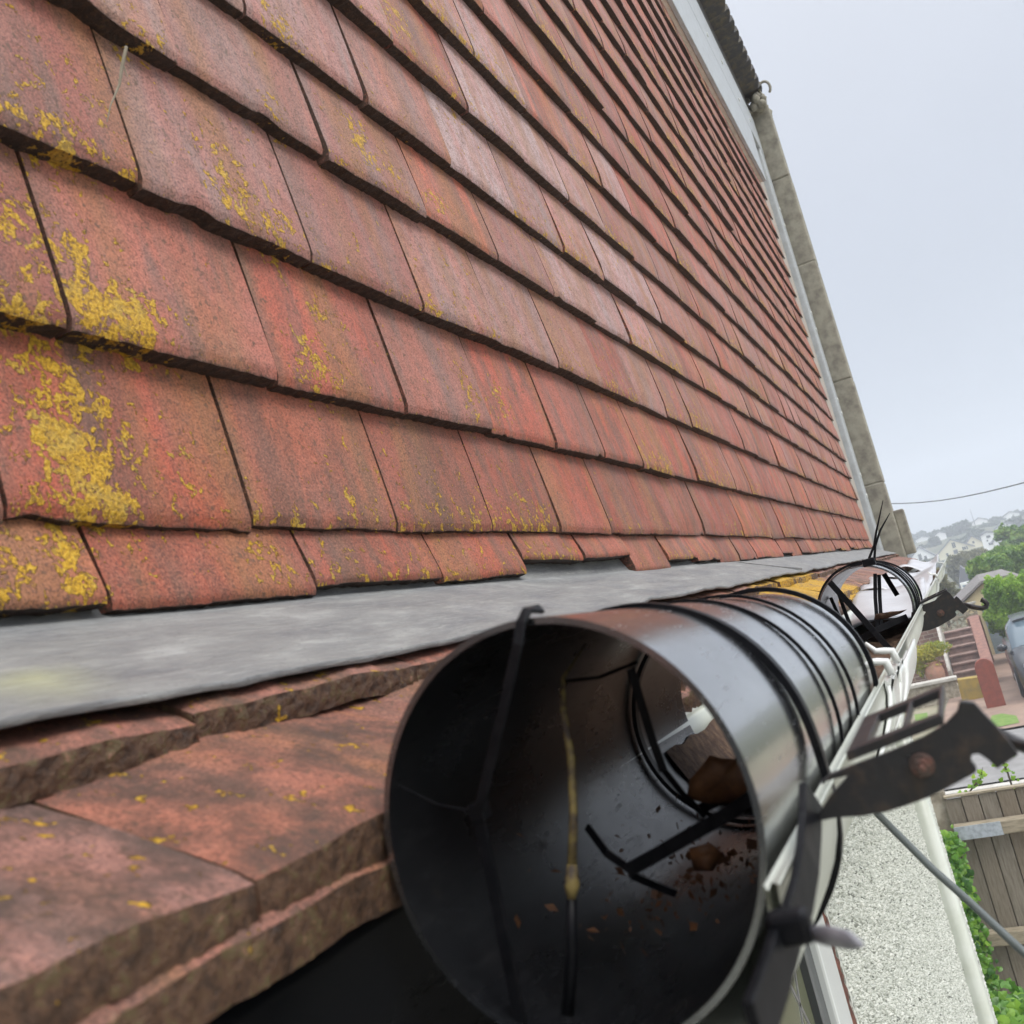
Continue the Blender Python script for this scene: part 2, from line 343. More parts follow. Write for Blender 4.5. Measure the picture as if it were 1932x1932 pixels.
# lichen blobs measured on the wall: px, py, radius y, radius z, strength
LB = [(100, 270, .10, .05, .9), (45, 285, .06, .05, .6), (120, 300, .06, .03, 1.), (200, 600, .13, .06, 1.3), (110, 470, .10, .08, .85), (150, 520, .14, .1, .5), (105, 690, .07, .06, .9), (150, 760, .07, .07, 1.1), (140, 850, .08, .09, 1.3), (175, 940, .08, .06, 1.2), (255, 880, .08, .08, .7), (85, 935, .05, .03, .8),
      (15, 420, .05, .07, .8), (15, 590, .07, .05, .9), (430, 375, .07, .05, .95), (405, 300, .1, .08, .45), (520, 440, .05, .08, .8), (680, 270, .05, .10, .9), (740, 330, .06, .08, .5), (590, 690, .08, .08, .9), (610, 590, .05, .05, .7), (505, 215, .08, .06, .5), (740, 30, .12, .07, .7),
      (515, 45, .08, .05, .8), (255, 65, .06, .05, .7), (350, 880, .1, .1, .45), (115, 1040, .03, .04, 1.), (122, 1120, .04, .03, 1.1), (15, 1075, .05, .05, .9), (505, 1065, .06, .06, .7), (880, 740, .05, .1, .75), (940, 755, .05, .06, .7), (1025, 980, .06, .07, .7), (820, 385, .07, .05, .8), (1155, 735, .1, .1, .6),
      (450, 380, .05, .04, .8), (860, 180, .2, .1, .5), (1080, 130, .4, .1, .5), (700, 900, .3, .1, .25), (1140, 460, .2, .1, .5), (640, 620, .08, .08, .5), (270, 620, .1, .1, .4), (1000, 420, .2, .2, .35)]
LBW = [(atx(a, b_, .04)[1], atx(a, b_, .04)[2], ry, rz, s) for a, b_, ry, rz, s in LB]
def wall_lich(y, z):
    o = np.zeros_like(y)
    for cy_, cz_, ry, rz, s in LBW: o = np.maximum(o, s*np.exp(-(((y-cy_)/ry)**2+((z-cz_)/rz)**2)*.8))
    return o
SEAMW = .0075
tiles = MB()
for ri, z0 in enumerate(rows):
    z1 = rows[ri+1] if ri+1 < len(rows) else z0+.287
    off = offs[ri] if ri < len(offs) else (.25 if ri % 2 else .03)+rng.normal(0, .04)
    k0 = math.floor((-1.2-off)/G); prev = None
    for k in range(k0, int((13.45-off)/G)+2):
        ya = off+k*G+rng.normal(0, .002); yb = min(off+(k+1)*G-SEAMW, 13.45)
        if ya >= 13.35: break
        near = -.1 < ya < 3.6
        nu, nv = (44, 20) if near else ((12, 6) if ya < 6 else (5, 3))
        tr = rng.random(); hang = rng.normal(0, .003); out = rng.normal(0, .004); twist = rng.normal(0, .005); sag = .012+rng.random()*.01
        if ri == 0:
            hang = rng.normal(0, .010); sag = .004
            if 2.18 < (ya+yb)/2 < 3.0: hang = .035
        u = np.linspace(0, 1, nu); v = np.linspace(0, 1, nv)
        zt = z1+.03; zb = z0+hang
        y = ya+(yb-ya)*u
        eamp = .006 if near else .004
        eb = fbm(y*8, ri*3.1+k)*eamp*.45+fbm(y*70, k+ri)*eamp*.22+fbm(y*230, k*3+ri)*eamp*.14
        for _ in range(rng.poisson(.35)): eb = eb+.012*rng.random()*np.exp(-((u-rng.random())/(.02+.05*rng.random()))**2)       # ragged lower edge
        if ri == 4 and k in (0, 1): eb = eb+.010*np.exp(-((u-.55)/.08)**2)
        U_, V_ = np.meshgrid(u, v, indexing='ij')
        Y_ = ya+(yb-ya)*U_+.0*V_
        Zb = (zb+eb+twist*(u-.5))[:, None]
        Z_ = Zb+(zt-Zb)*V_
        camber = -sag*(1-V_)**2*.6+.006*(4*U_*(1-U_))
        xface = .002+T*.15+(T*.9+out)*(1-V_)+camber*.5+.004
        if ri == 0: xface = xface+.006
        rd = np.exp(-V_*(zt-zb)/.008)*.008                      # worn arris
        X_ = xface-rd
        lz = wall_lich(Y_, Z_)
        lowl = (.15+.45*rng.random())*np.exp(-V_*2.2)*(rng.random() < .6)
        gr = 0.0
        cyy, czz = (ya+yb)/2, (z0+z1)/2
        if czz > .5: gr = max(0, min(.8, (czz-.45)*.9))*(.05+1.05*rng.random())*(1 if cyy < 4.5 else .45)  # pale sky sheen on the upper rows, painted into the tile colour
        if czz > 2.2: gr *= .5
        P = np.stack([X_, Y_, Z_], -1)
        nfar = P.shape[0]*P.shape[1]
        ed = np.exp(-V_*(zt-zb)/.006)*.55
        tiles.grid(P, trand=np.full(nfar, tr), lich=(np.maximum(lz*.78, lowl)+.10*rng.random()).ravel(), edge=ed.ravel(), gray=np.full(nfar, gr))
        # underside ledge: two strips, rough
        ns = 6 if near else 2
        q = []
        for j in range(ns):
            f_ = j/(ns-1); jj = fbm(y*60+j*3, k+j)*(.003 if near else .001)*(1 if 0 < j < ns-1 else 0)
            q.append(np.stack([X_[:, 0]-f_*T*1.05, y, Z_[:, 0]-.002*math.sin(f_*3.14)+jj], -1))
        Q = np.stack(q, 1)
        tiles.grid(Q[::-1], trand=np.full(nu*ns, tr), lich=np.tile(np.clip(wall_lich(y, np.full_like(y, zb))-.25, 0, 1)[::-1, None], (1, ns)).ravel(), edge=np.full(nu*ns, 1.), gray=np.zeros(nu*ns))
        # side cheeks
        for us, sgn in ((0, 1), (-1, -1)):
            e0 = P[us]; e1 = e0-np.array([T*1.05, 0, 0]); Sd = np.stack([e0, e1], 1)
            if sgn < 0: Sd = Sd[::-1]
            tiles.grid(Sd, trand=np.full(nv*2, tr), lich=np.zeros(nv*2), edge=np.full(nv*2, .55), gray=np.zeros(nv*2))
tiles.build('hung_tiles', M['tile'], house, smooth=True)
# wall body behind the tiles, dark
mb = MB(); mb.box((-3.5, -3, .1), (-.02, 13.5, 5.6)); mb.build('upper_wall', M['mortar'], house)
# lead flashing
ys = np.linspace(-1.2, 13.6, 420); fx = np.linspace(0, 1, 9)
TH = R(24); tn = math.tan(TH)
lowx = .298+.008*fbm(ys*2.2, 3)+.004*fbm(ys*9, 5)
# local lifts of the free edge over the tiles below
lift = .006+.006*np.abs(fbm(ys*3.6, 8))
P = np.zeros((len(ys), 9, 3))
for j, f_ in enumerate(fx):
    x = .0+(lowx-.0)*f_
    P[:, j, 0] = x; P[:, j, 1] = ys
    P[:, j, 2] = .185-x*.50+.004*fbm(ys*1.3+f_*2, 2)+lift*(f_**3)+.006*math.sin(f_*3.1)
P[:, 0, 2] += .05
fl = MB()
st = np.zeros((len(ys), 9)); cc = atx(90, 1340, .24); st = np.exp(-(((ys[:, None]-cc[1])/.045)**2+((P[:, :, 0]-.24)/.018)**2))
fl.grid(P[:, ::-1], stain=st[:, ::-1].ravel()); 
# turned down edge and thickness
e0 = P[:, -1]; e1 = e0+np.array([.002, 0, -.008]); e2 = e0+np.array([-.012, 0, -.007])
fl.grid(np.stack([e2, e1, e0], 1), stain=np.zeros(len(ys)*3))
fl.build('lead_flashing', M['lead'], house, smooth=True)
# lead lap joint
mb = MB()
j0, j1 = at(*c7(455, 352), 3.9), None
mb.strap([(.0, 4.62, .182), (.10, 4.72, .137), (.20, 4.84, .093), (.295, 4.97, .055)], .03, .010, (.4, 0, .9), stain=0); mb.build('lead_lap', M['lead'], house)
# lower roof: three overlapping courses of plain tiles
rt = MB()
LR = [((1545, 1100), .5, .12, 1.3), ((1500, 1115), .3, .08, 1.3), ((1460, 1115), .3, .1, .5)]
def rcourse(x_top, z_top, x_bot, z_bot, off, thick, seed, rag, gray, yend=13.6):
    k0 = math.floor((-1.0-off)/G)
    for k in range(k0, int((yend-off)/G)+1):
        ya = off+k*G; yb = ya+G-.006
        near = ya < 3; nu, nv, nt_ = (70, 16, 9) if near else ((18, 8, 5) if ya < 7 else (6, 3, 3))
        tr = rng.random(); dz = rng.normal(0, .0025); dx = rng.normal(0, .005)
        u = np.linspace(0, 1, nu); v = np.linspace(0, 1, nv); y = ya+(yb-ya)*u
        rg = (fbm(y*11, k+seed)*.010+fbm(y*47, k*2+seed)*.007+.004*fbm(y*120, k))*rag
        corner = -.014*rag*(np.exp(-u/.04)+np.exp(-(1-u)/.04))
        xb = x_bot+dx+rg+corner
        if x_bot > .45: xb = np.minimum(xb, .517-.002*np.sin(y*31+k))
        U_, V_ = np.meshgrid(u, v, indexing='ij')
        X = x_top+(xb[:, None]-x_top)*V_; Y = ya+(yb-ya)*U_
        Z = z_top+(z_bot+dz-z_top)*V_+(.010 if x_bot > .45 else .004)*np.sin(U_*math.pi)+.003*fbm(U_*5+V_*3, k)
        rd = np.exp(-(1-V_)*(x_bot-x_top)/.006)*.004; Z = Z-rd
        li = np.zeros_like(Y)
        for (pp, ry, rx, s_) in LR:
            q = at(*pp, 1); cc_ = np.array([0.]);
        li = 1.35*np.exp(-((Y-4.55)/.9)**4)*(rag > 0)*(.75+.25*np.sin(Y*9)) + .8*np.exp(-((Y-1.02)/.10)**2-((X-.44)/.05)**2)+.22*rng.random()
        if seed == 30: li = 1.1*np.exp(-((Y-.93)/.05)**2)+1.3*np.exp(-((Y-5.2)/.7)**4)
        P = np.stack([X, Y, Z], -1); n = nu*nv
        rt.grid(P[:, ::-1], trand=np.full(n, tr), lich=li[:, ::-1].ravel(), edge=np.exp(-(1-V_[:, ::-1])*(x_bot-x_top)/.012).ravel()*.40, gray=np.full(n, gray*rng.random()))
        q = []
        for j in range(nt_):
            f_ = j/(nt_-1); bul = .001*math.sin(f_*math.pi)+(.45 if x_bot > .45 else 1)*(fbm(y*95+j*5, k+j+seed)*.004+fbm(y*230+j*9, k+j)*.003)*(rag+.5)*(0 if j == 0 else 1)
            q.append(np.stack([P[:, -1, 0]+bul-.006*f_, y, P[:, -1, 2]-f_*thick], -1))
        Q = np.stack(q, 1)
        rt.grid(Q[:, ::-1], trand=np.full(nu*nt_, tr), lich=np.tile(np.clip(li[:, -1]-.3, 0, 1)[:, None], (1, nt_)).ravel(), edge=np.full(nu*nt_, .74), gray=np.zeros(nu*nt_))
        b0 = Q[:, -1]; b1 = b0-np.array([.10, 0, -.03]); B = np.stack([b0, b1], 1)
        rt.grid(B[:, ::-1], trand=np.full(nu*2, tr), lich=np.zeros(nu*2), edge=np.ones(nu*2), gray=np.zeros(nu*2))
        for us, sg in ((0, 1), (-1, -1)):
            e0 = P[us]; e1 = e0-np.array([0, 0, thick]); Sd = np.stack([e0, e1], 1)
            if sg > 0: Sd = Sd[::-1]
            rt.grid(Sd, trand=np.full(nv*2, tr), lich=np.zeros(nv*2), edge=np.full(nv*2, .6), gray=np.zeros(nv*2))
rcourse(.02, .136, .310, .016, .30, .030, 11, .35, .2)
rcourse(.24, .008, .513, -.107, .112, .036, 20, .75, .25)
rcourse(.34, -.060, .519, -.143, .33, .036, 30, .85, .2)
rt.build('lower_roof_tiles', M['rtile'], house, smooth=True)
# eaves: fascia, soffit, black sheet
mb = MB(); mb.box((.44, -1.2, -.46), (.475, 13.6, -.16)); mb.build('gutter_board', M['upvcg'], house, bevel=.006)
mb = MB(); mb.box((-.05, -1.2, -.475), (.47, 13.6, -.462)); mb.build('lower_soffit', M['upvcg'], house)
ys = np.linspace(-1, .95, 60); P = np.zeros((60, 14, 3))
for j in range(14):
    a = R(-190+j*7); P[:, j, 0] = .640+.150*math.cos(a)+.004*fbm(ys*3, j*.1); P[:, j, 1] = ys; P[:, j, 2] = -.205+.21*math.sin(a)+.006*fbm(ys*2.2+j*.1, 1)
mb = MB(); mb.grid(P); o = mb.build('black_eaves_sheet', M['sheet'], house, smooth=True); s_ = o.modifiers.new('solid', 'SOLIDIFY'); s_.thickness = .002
# gutter, half round, open top
GX, GZ, GR = .683, -.178, .160
def gutprofile(r, n=22): return [(GX+r*math.cos(a), GZ+r*math.sin(a)) for a in np.linspace(math.pi, 2*math.pi, n)]
def gutter(y0, y1, r=GR, n=40, th=.008):
    ys = np.linspace(y0, y1, n); pr = gutprofile(r)+[(GX+r+.003, GZ-.002), (GX+r-.003, GZ+.001), (GX+r-.006, GZ-.004)]+gutprofile(r-th)[::-1]+[(GX-r, GZ+.008)]
    P = np.zeros((len(ys), len(pr)+1, 3))
    for j, (a, b_) in enumerate(pr+[pr[0]]):
        ca_ = (a-GX)/r; st_ = 0 if y0 > .7 else (.6*abs(ca_)**.5 if ca_ < 0 else .03*ca_)
        yy = ys.copy(); yy[:3] = np.maximum(yy[:3], y0+st_+np.arange(3)*.001) if st_ else yy[:3]
        if st_: yy = y0+st_+(y1-y0-st_)*np.linspace(0, 1, n)
        P[:, j, 0] = a; P[:, j, 1] = yy; P[:, j, 2] = b_-.004*yy/3
    g = MB(); g.grid(P); n_ = len(pr)
    g.add(P[-1, :-1], [tuple(range(n_))[::-1]])
    if y0 > .7: g.add(P[0, :-1], [tuple(range(n_))])
    return g
gut = gutter(.60, 13.7, n=60).build('gutter', M['upvcg'], house, smooth=True)
for y0 in (1.62, 1.79, 6.2, 9.8):
    g = gutter(y0, y0+.12, GR+.014, 6, .012); 
    a0 = np.array([GX+GR+.012, y0+.08, GZ+.01])
    g.tube([a0+[0, -.03, -.012], a0+[-.004, -.03, .010], a0+[-.016, -.035, .013], a0+[-.03, -.04, .016], a0+[-.042, -.045, .034]], [.007, .007, .006, .0055, .003], 8)
    g.build('gutter_clip', M['upvc'], gut, smooth=True)
for (r_, ya_, yb_, yc_) in ((.164, 1.62, 1.0, 1.80), (.169, 1.80, 1.25, 2.15), (.173, 1.95, 1.55, 2.4)):
    A_ = np.radians(np.linspace(-4, -92, 22)); g = MB(); P = np.zeros((22, 10, 3))
    for i, a in enumerate(A_):
        f_ = (i/21)**1.5; y0_ = ya_*(1-f_)+yb_*f_
        for j in range(10): P[i, j] = (GX+r_*math.cos(a), y0_+(yc_-y0_)*j/9, GZ+r_*math.sin(a))
    g.grid(P); o = g.build('gutter_union', M['upvc'], house, smooth=True); s_ = o.modifiers.new('solid', 'SOLIDIFY'); s_.thickness = .0022
# debris and foil in the gutter
ys = np.linspace(1.42, 12.8, 240); xs = np.linspace(-.145, .145, 14); P = np.zeros((240, 14, 3))
for j, x in enumerate(xs): P[:, j, 0] = GX+x; P[:, j, 1] = ys; P[:, j, 2] = GZ-math.sqrt(max(.149**2-x*x, 0))+.012+.05*(1-(x/.15)**2)*np.clip(.5+fbm(ys*4, 2), 0, 1)+.008*fbm(ys*19+x*60, 4)-.004*ys/3
mb = MB(); mb.grid(P[:, ::-1]); mb.build('gutter_debris', M['debris'], house, smooth=True)
def sheet(pts, nm, mt, amp=.012, nx=14, ny=14):
    a, b_, c_, d = [np.array(p, float) for p in pts]; P = np.zeros((nx, ny, 3))
    for i in range(nx):
        for j in range(ny):
            u, v = i/(nx-1), j/(ny-1); p = (a*(1-u)+b_*u)*(1-v)+(d*(1-u)+c_*u)*v
            p = p+np.array([0, 0, amp*math.sin(5*u+2*v)+amp*.6*math.sin(11*v+3*u)]); P[i, j] = p
    g = MB(); g.grid(P); o = g.build(nm, mt, house, smooth=True); s_ = o.modifiers.new('solid', 'SOLIDIFY'); s_.thickness = .0015; return o
sheet([(.54, 3.95, -.235), (.83, 3.95, -.235), (.82, 5.3, -.15), (.50, 5.2, -.13)], 'foil_sheet', M['foil'])
sheet([(.50, 5.35, -.13), (.80, 5.3, -.25), (.84, 6.5, -.15), (.50, 6.5, -.11)], 'foil_sheet', M['foil'], .02)
sheet([(.48, 6.6, -.12), (.78, 6.6, -.2), (.82, 8.4, -.17), (.50, 8.4, -.12)], 'foil_sheet', M['foil'], .02)
sheet([(.50, 8.7, -.12), (.78, 8.7, -.2), (.8, 12.4, -.13), (.55, 12.4, -.12)], 'foil_sheet', M['foil'], .03)
# top eaves
EX = .10; ZS = 5.34; ZF = 6.70
mb = MB(); mb.box((-.4, -3, ZS), (EX, 13.35, ZS+.05)); mb.build('upper_soffit', M['soffit'], house)
mb = MB(); mb.box((EX-.03, -3, ZS-.02), (EX+.018, 13.33, ZF-.6)); mb.box((EX-.02, -3, ZF-.6), (EX+.02, 14.4, ZF)); 
mb.build('upper_fascia', M['trim'], house, bevel=.008)
for q in range(7):
    mb = MB(); c_ = np.array([EX+.021, 8.2+q*.9, ZF-.35-.1*(q % 2)]); mb.tube([c_, c_+[.012, 0, 0]], .025, 8)
    mb.build('nail_head', M['upvc'], house)
# corner box below the fascia end
mb = MB(); mb.box((-.4, 13.36, -.2), (.035, 14.0, ZS+1.2)); mb.build('corner_post', M['corner'], house, bevel=.01)
mb = MB(); mb.box((-.3, 14.02, -.2), (.115, 14.42, ZF+.02)); mb.build('corner_trim', M['trim'], house, bevel=.02)
for z in (5.2, 4.95, 3.6, 3.35, 2.3, 2.1, 1.2, .9): mb = MB(); mb.tube([(.116, 14.22, z), (.128, 14.22, z)], .03, 8); mb.build('trim_screw', M['upvc'], house)
# projecting concrete end wall in cast sections
mb = MB(); zz = [-.1, 1.05, 2.6, 4.4, 5.75, 6.9]
for i in range(5): mb.box((-.3, 14.5+.01*(i % 2), zz[i]+.003), (.365+.004*(i % 2), 14.9, zz[i+1]-.002))
mb.box((-.3, 14.52, -.09), (.345, 14.88, 6.74)); 
mb.box((.36, 14.6, -.02), (.50, 14.9, .62)); mb.build('end_wall', M['concrete'], house, bevel=.02)
# pantiled roof edge
pt = MB(); nP = 62; Lp = np.linspace(-3, 14.6, nP*6+1); ph = (Lp+3)/(17.6/nP)
# roll profile
prof = .075*np.abs(np.sin(ph*math.pi))**.8
P = np.zeros((len(Lp), 6, 3))
for j, (x, z) in enumerate([(-2.5, 9.3), (-.5, 8.02), (.30, 7.50), (.31, 7.44), (.10, 7.42), (-.4, 7.4)]):
    P[:, j, 0] = x+(prof*.75 if j in (2, 3) else 0); P[:, j, 1] = Lp; P[:, j, 2] = z-.35+prof*(1.2 if j < 3 else (1. if j == 3 else .9))
pt.grid(P[::-1]); pt.box((-.4, -3, ZF+.01), (.10, 14.4, 7.1)); pt.build('roof_pantiles', M['pantile'], house)
rg_ = MB()
for q in range(60):
    c_ = np.array([-.05+.4*rng.random(), 14.3+.6*rng.random(), 6.86+.28*rng.random()**2]); r_ = .03+.05*rng.random()
    rg_.tube([c_-[0, 0, r_], c_, c_+[0, 0, r_]], [r_*.6, r_, r_*.4], 6)
rg_.build('end_mortar', M['concrete'], house, smooth=True)
hp = MB(); cq = at(*((1300+1055*.20704)/1.06, (945*.20704)/1.06), 14.5)
hp.tube([cq+np.array([.11, 0, .10])+[.08*math.cos(a), .0, .11*math.sin(a)] for a in np.linspace(-.9, 4.2, 14)], .02, 8); hp.build('scrolled_tile_hook', M['concrete'], house, smooth=True)
# ground floor wall and the pale corner pier
WX = 0.0
def ragged(x0, x1, y0, y1, z0, z1):
    g = MB(); g.box((x0, y0, z0), (x1, y1, z1)); return g
mb = MB(); mb.box((-3.5, 4.78, -8.9), (WX, 9.75, -.48)); mb.box((-3.5, -3, -8.9), (WX, .9, -.47)); mb.box((-3.5, .9, -1.05), (WX, 4.78, -.47)); mb.box((-3.5, .9, -8.9), (WX, 4.78, -4.6)); mb.box((-3.5, 9.75, -8.9), (WX-.03, 11.3, -.48)); mb.box((-3.5, 11.3, -8.9), (-.5, 13.45, -.48))
mb.build('pebbledash_wall', M['pebble'], house)
pp = [(WX-.05, 9.76), (WX+.01, 9.75), (WX+.05, 9.74), (WX+.08, 9.745), (WX+.105, 9.76), (WX+.125, 9.79), (WX+.130, 9.84), (WX+.130, 10.0), (WX-.05, 10.0)]
mb = MB(); mb.plate([(a, b_, -8.9) for a, b_ in pp][::-1], (0, 0, 8.43)); mb.build('corner_pier', M['upvcg'], house, smooth=True)
zz = np.linspace(-8.8, -.5, 700); ed = MB(); P = np.zeros((700, 2, 3)); P[:, 0] = np.stack([np.full(700, .12), np.full(700, 9.9), zz], 1)
P[:, 1] = np.stack([.134+.010*rng.random(700), np.full(700, 10.01), zz], 1); ed.grid(P); P2 = P.copy(); P2[:, 0, 1] = 10.04; ed.grid(P2[:, ::-1]); ed.build('pier_edge', M['pebble'], house)
def pebbles(n, y0, y1, z0, z1, seed, x=WX):
    r_ = np.random.default_rng(seed); p = np.stack([np.full(n, x+.002), y0+(y1-y0)*r_.random(n), z0+(z1-z0)*r_.random(n)], 1)
    sz = (.0065+.0075*r_.random(n))[:, None, None]; base_ = np.array([(1.0, 0, 0), (0, 1, 0), (0, 0, 1), (0, -1, 0), (0, 0, -1)])*1.0
    an = r_.random(n)*3.14; st2 = np.stack([np.cos(an), np.sin(an)], 1); V = np.repeat(base_[None], n, 0)+r_.normal(0, .28, (n, 5, 3))
    V[:, 1:, 0] = -.1; V[:, :, 1:] *= (.7+.7*r_.random((n, 1, 2))); V = V*sz+p[:, None]
    f = (np.arange(n)[:, None, None]*5+np.array([[0, 1, 2], [0, 2, 3], [0, 3, 4], [0, 4, 1]])).reshape(-1, 3).tolist()
    g = MB(); g.add(V.reshape(-1, 3), f, lv=np.repeat(np.clip(r_.normal(.6, .25, n), 0, 1), 5)); return g
mpb, tpb, bpb = mat('pebbles', .85); tpb.links.new(ramp(tpb, attr(tpb, 'lv'), [(0, (.16, .17, .15)), (.3, (.40, .42, .37)), (.6, (.56, .58, .53)), (1, (.68, .69, .64))]), bpb.inputs['Base Color'])
o = pebbles(84000, 4.82, 9.72, -4.6, -.9, 5).build('render_pebbles', mpb, house); tag(o, kind='stuff')
# rough reddish mortar strip and window
mb = MB(); zz = np.linspace(-4.7, -.95, 120); P = np.zeros((120, 3, 3))
for j in range(3): P[:, j, 0] = WX-.01+.012*rng.random(120); P[:, j, 1] = 4.55+[0, .14, .23][j]+(.025*fbm(zz*9, 4)+.012*rng.normal(size=120) if j == 2 else 0); P[:, j, 2] = zz
P[:, 1, 0] += .012; mb.grid(P[:, ::-1]); mb.build('window_mortar', M['mortar'], house)
win = empty('window', (WX, 2.8, -4.5)); win.parent = house; win.location = Vector((WX, 2.8-6, -4.5+8.7))*S
mb = MB(); mb.box((-.06, 4.30, -4.6), (.03, 4.56, -1.05)); mb.box((-.06, .9, -4.6), (.03, 1.1, -1.05)); mb.box((-.06, 1.1, -1.25), (.028, 4.3, -1.05)); mb.box((-.06, 1.1, -4.6), (.028, 4.3, -4.4)); mb.box((-.05, 2.6, -4.4), (.02, 2.75, -1.25))
mb.build('frame', M['frame'], win, bevel=.012)
mb = MB(); mb.box((-.05, 4.16, -4.4), (-.005, 4.298, -1.25)); mb.build('casement', M['darkglass'], win)
m, t, b = mat('pane', .08, (.16, .17, .11)); M['pane'] = m
mb = MB(); mb.box((-.045, 1.102, -4.398), (-.035, 4.158, -1.252)); mb.build('pane', M['pane'], win)
mb = MB()
for s_ in (-1, 1):
    for q in range(-14, 24):
        y0 = q*.42; pa = []
        for z in (-1.26, -4.39):
            pa.append((y0+s_*(z+1.26)*.62+ (0 if s_ > 0 else 0), z))
        # clip to the pane
        (ya, za), (yb, zb) = pa; lo, hi = 1.11, 4.15
        def cl_(y, z, y2, z2):
            if y < lo: f_ = (lo-y)/(y2-y) if y2 != y else 0; return lo, z+(z2-z)*f_
            if y > hi: f_ = (hi-y)/(y2-y) if y2 != y else 0; return hi, z+(z2-z)*f_
            return y, z
        if (ya < lo and yb < lo) or (ya > hi and yb > hi): continue
        A_ = cl_(ya, za, yb, zb); B_ = cl_(yb, zb, ya, za); mb.strap([(-.033, A_[0], A_[1]), (-.033, B_[0], B_[1])], .016, .006, (1, 0, 0))
mb.build('lead_lattice', M['alloy'], win)

# ================================================================ BLACK TUBES IN THE GUTTER
def loop(cx_, cz_, Y, r1, gz, r2, n=72, ymul=0):
    """tie loop: round the tube above, round the gutter below"""
    p = []; nr = []
    for k in range(n+1):
        a = 2*math.pi*k/n; c_, s_ = math.cos(a), math.sin(a)
        w_ = 1/(1+math.exp(12*s_+2)); r = r1*(1-w_)+r2*w_; zc = cz_*(1-w_)+gz*w_
        p.append((cx_+r*c_, Y+ymul*s_, zc+r*s_)); nr.append((c_, 0, s_))
    return p, nr
def cyl(name, c0, c1, r, label, ties, base, oval=0.):
    th = empty(name, base, label, 'plastic tube', 'black plastic tubes tied into the gutter')
    c0 = np.array(c0); c1 = np.array(c1); n = 96; m_ = 24; sh = MB(); V = []
    for rr in (r, r-.005):
        P = np.zeros((m_+1, n+1, 3))
        for i in range(m_+1):
            c_ = c0+(c1-c0)*i/m_; rri = rr+(.003 if i in (0, m_) else 0)*(rr == r)*0
            for k in range(n+1):
                a = 2*math.pi*k/n; ov = 1+.010*math.sin(2*a+1)
                P[i, k] = c_+np.array([rri*ov*math.cos(a), 0, rri*ov*(1+oval*(1-i/m_))*math.sin(a)])
        V.append(P)
    sh.grid(V[0])
    for i in (0, m_):
        q = np.stack([V[0][i], V[1][i]], 1); sh.grid(q if i else q[::-1])
    sh.build('shell', M['tube'], th, smooth=True)
    sh = MB(); sh.grid(V[1][:, ::-1]); sh.build('inner_wall', M['tubein'], th, smooth=True)
    for (Y, w_, tk, low) in ties:
        f_ = (Y-c0[1])/(c1[1]-c0[1]); c_ = c0+(c1-c0)*f_
        p, nr = loop(c_[0], c_[2], Y, r+.004+tk/2, GZ if low else c_[2], (GR+.008) if low else r+.004+tk/2)
        g = MB(); g.strap(p, w_, tk, nr); g.build('cable_tie', M['tie'], th)
    return th
R1 = .153
ca, cb = (.677, .690, -.139), (.678, 1.60, -.157)
t1 = cyl('plastic_tube', ca, cb, R1, 'large black plastic tube in the foreground, open end facing us, bound with cable ties', [(.93, .015, .007, True), (1.12, .004, .004, False), (1.30, .006, .004, False), (1.575, .012, .007, False)], (.678, 1.1, -.3), .07)
p_, n_ = loop(.678, -.152, 1.33, R1-.010, -.152, R1-.010); g = MB(); g.strap(p_, .014, .006, n_); g.build('inner_band', M['tie'], t1)
def part_strap(th, pts, w_, tk, mt='tie', nm='inner_strap', nrm=(0, -1, .15)):
    g = MB(); g.strap(pts, w_, tk, nrm); return g.build(nm, M[mt], th, bevel=.001)
# strap hooked over the near rim
hx = at(995, 1172, .69)[0]; part_strap(t1, [(hx+.003, .715, .0275), (hx, .695, .0285), (hx-.002, .682, .020), at(978, 1215, .675), at(950, 1340, .675), at(905, 1525, .68)], .0085, .004)
part_strap(t1, [at(900, 1528, .69), at(925, 1640, .69), at(955, 1790, .69), at(985, 1945, .70)], .0105, .004)
g = MB(); g.box(at(905, 1530, .69)-.007, at(905, 1530, .69)+.007); g.build('tie_head', M['tie'], t1, bevel=.002)
g = MB(); g.tube([at(752, 1482, .705), at(830, 1520, .695), at(890, 1530, .69)], .0011, 5); g.build('thread', M['tie'], t1)
part_strap(t1, [at(1190, 1262, .90), at(1205, 1310, .90), at(1232, 1400, .90), at(1252, 1455, .90)], .008, .004)
part_strap(t1, [at(1252, 1452, .93), at(1290, 1500, .95), at(1330, 1540, .97)], .006, .004)
part_strap(t1, [at(1108, 1560, .86), at(1145, 1610, .83), at(1188, 1640, .82)], .007, .004)
part_strap(t1, [at(1185, 1642, .82), at(1240, 1612, .81), at(1330, 1560, .80), at(1380, 1532, .79), at(1425, 1500, .78)], .012, .005)
part_strap(t1, [at(1320, 1528, .99), at(1370, 1500, .98), at(1440, 1465, .97)], .011, .004)
part_strap(t1, [at(1190, 1650, .84), at(1240, 1672, .86), at(1275, 1685, .87)], .007, .005)
g = MB(); g.tube([at(1068, 1285, .80), at(1130, 1278, .86), at(1200, 1250, .92)], .0018, 6); g.build('thread', M['tie'], t1)
def ong(px, py, off, r0=None):
    r_ = ray(px, py); h = math.hypot(r_[0], r_[2]); ux, uz = r_[0]/h, r_[2]/h; dx, dz = GX-1, GZ; tc_ = dx*ux+dz*uz; d2 = dx*dx+dz*dz-tc_*tc_; q = (GR+off)**2-d2
    s_ = tc_-(math.sqrt(q) if q > 0 else 0); return CAM+r_*(s_/h)
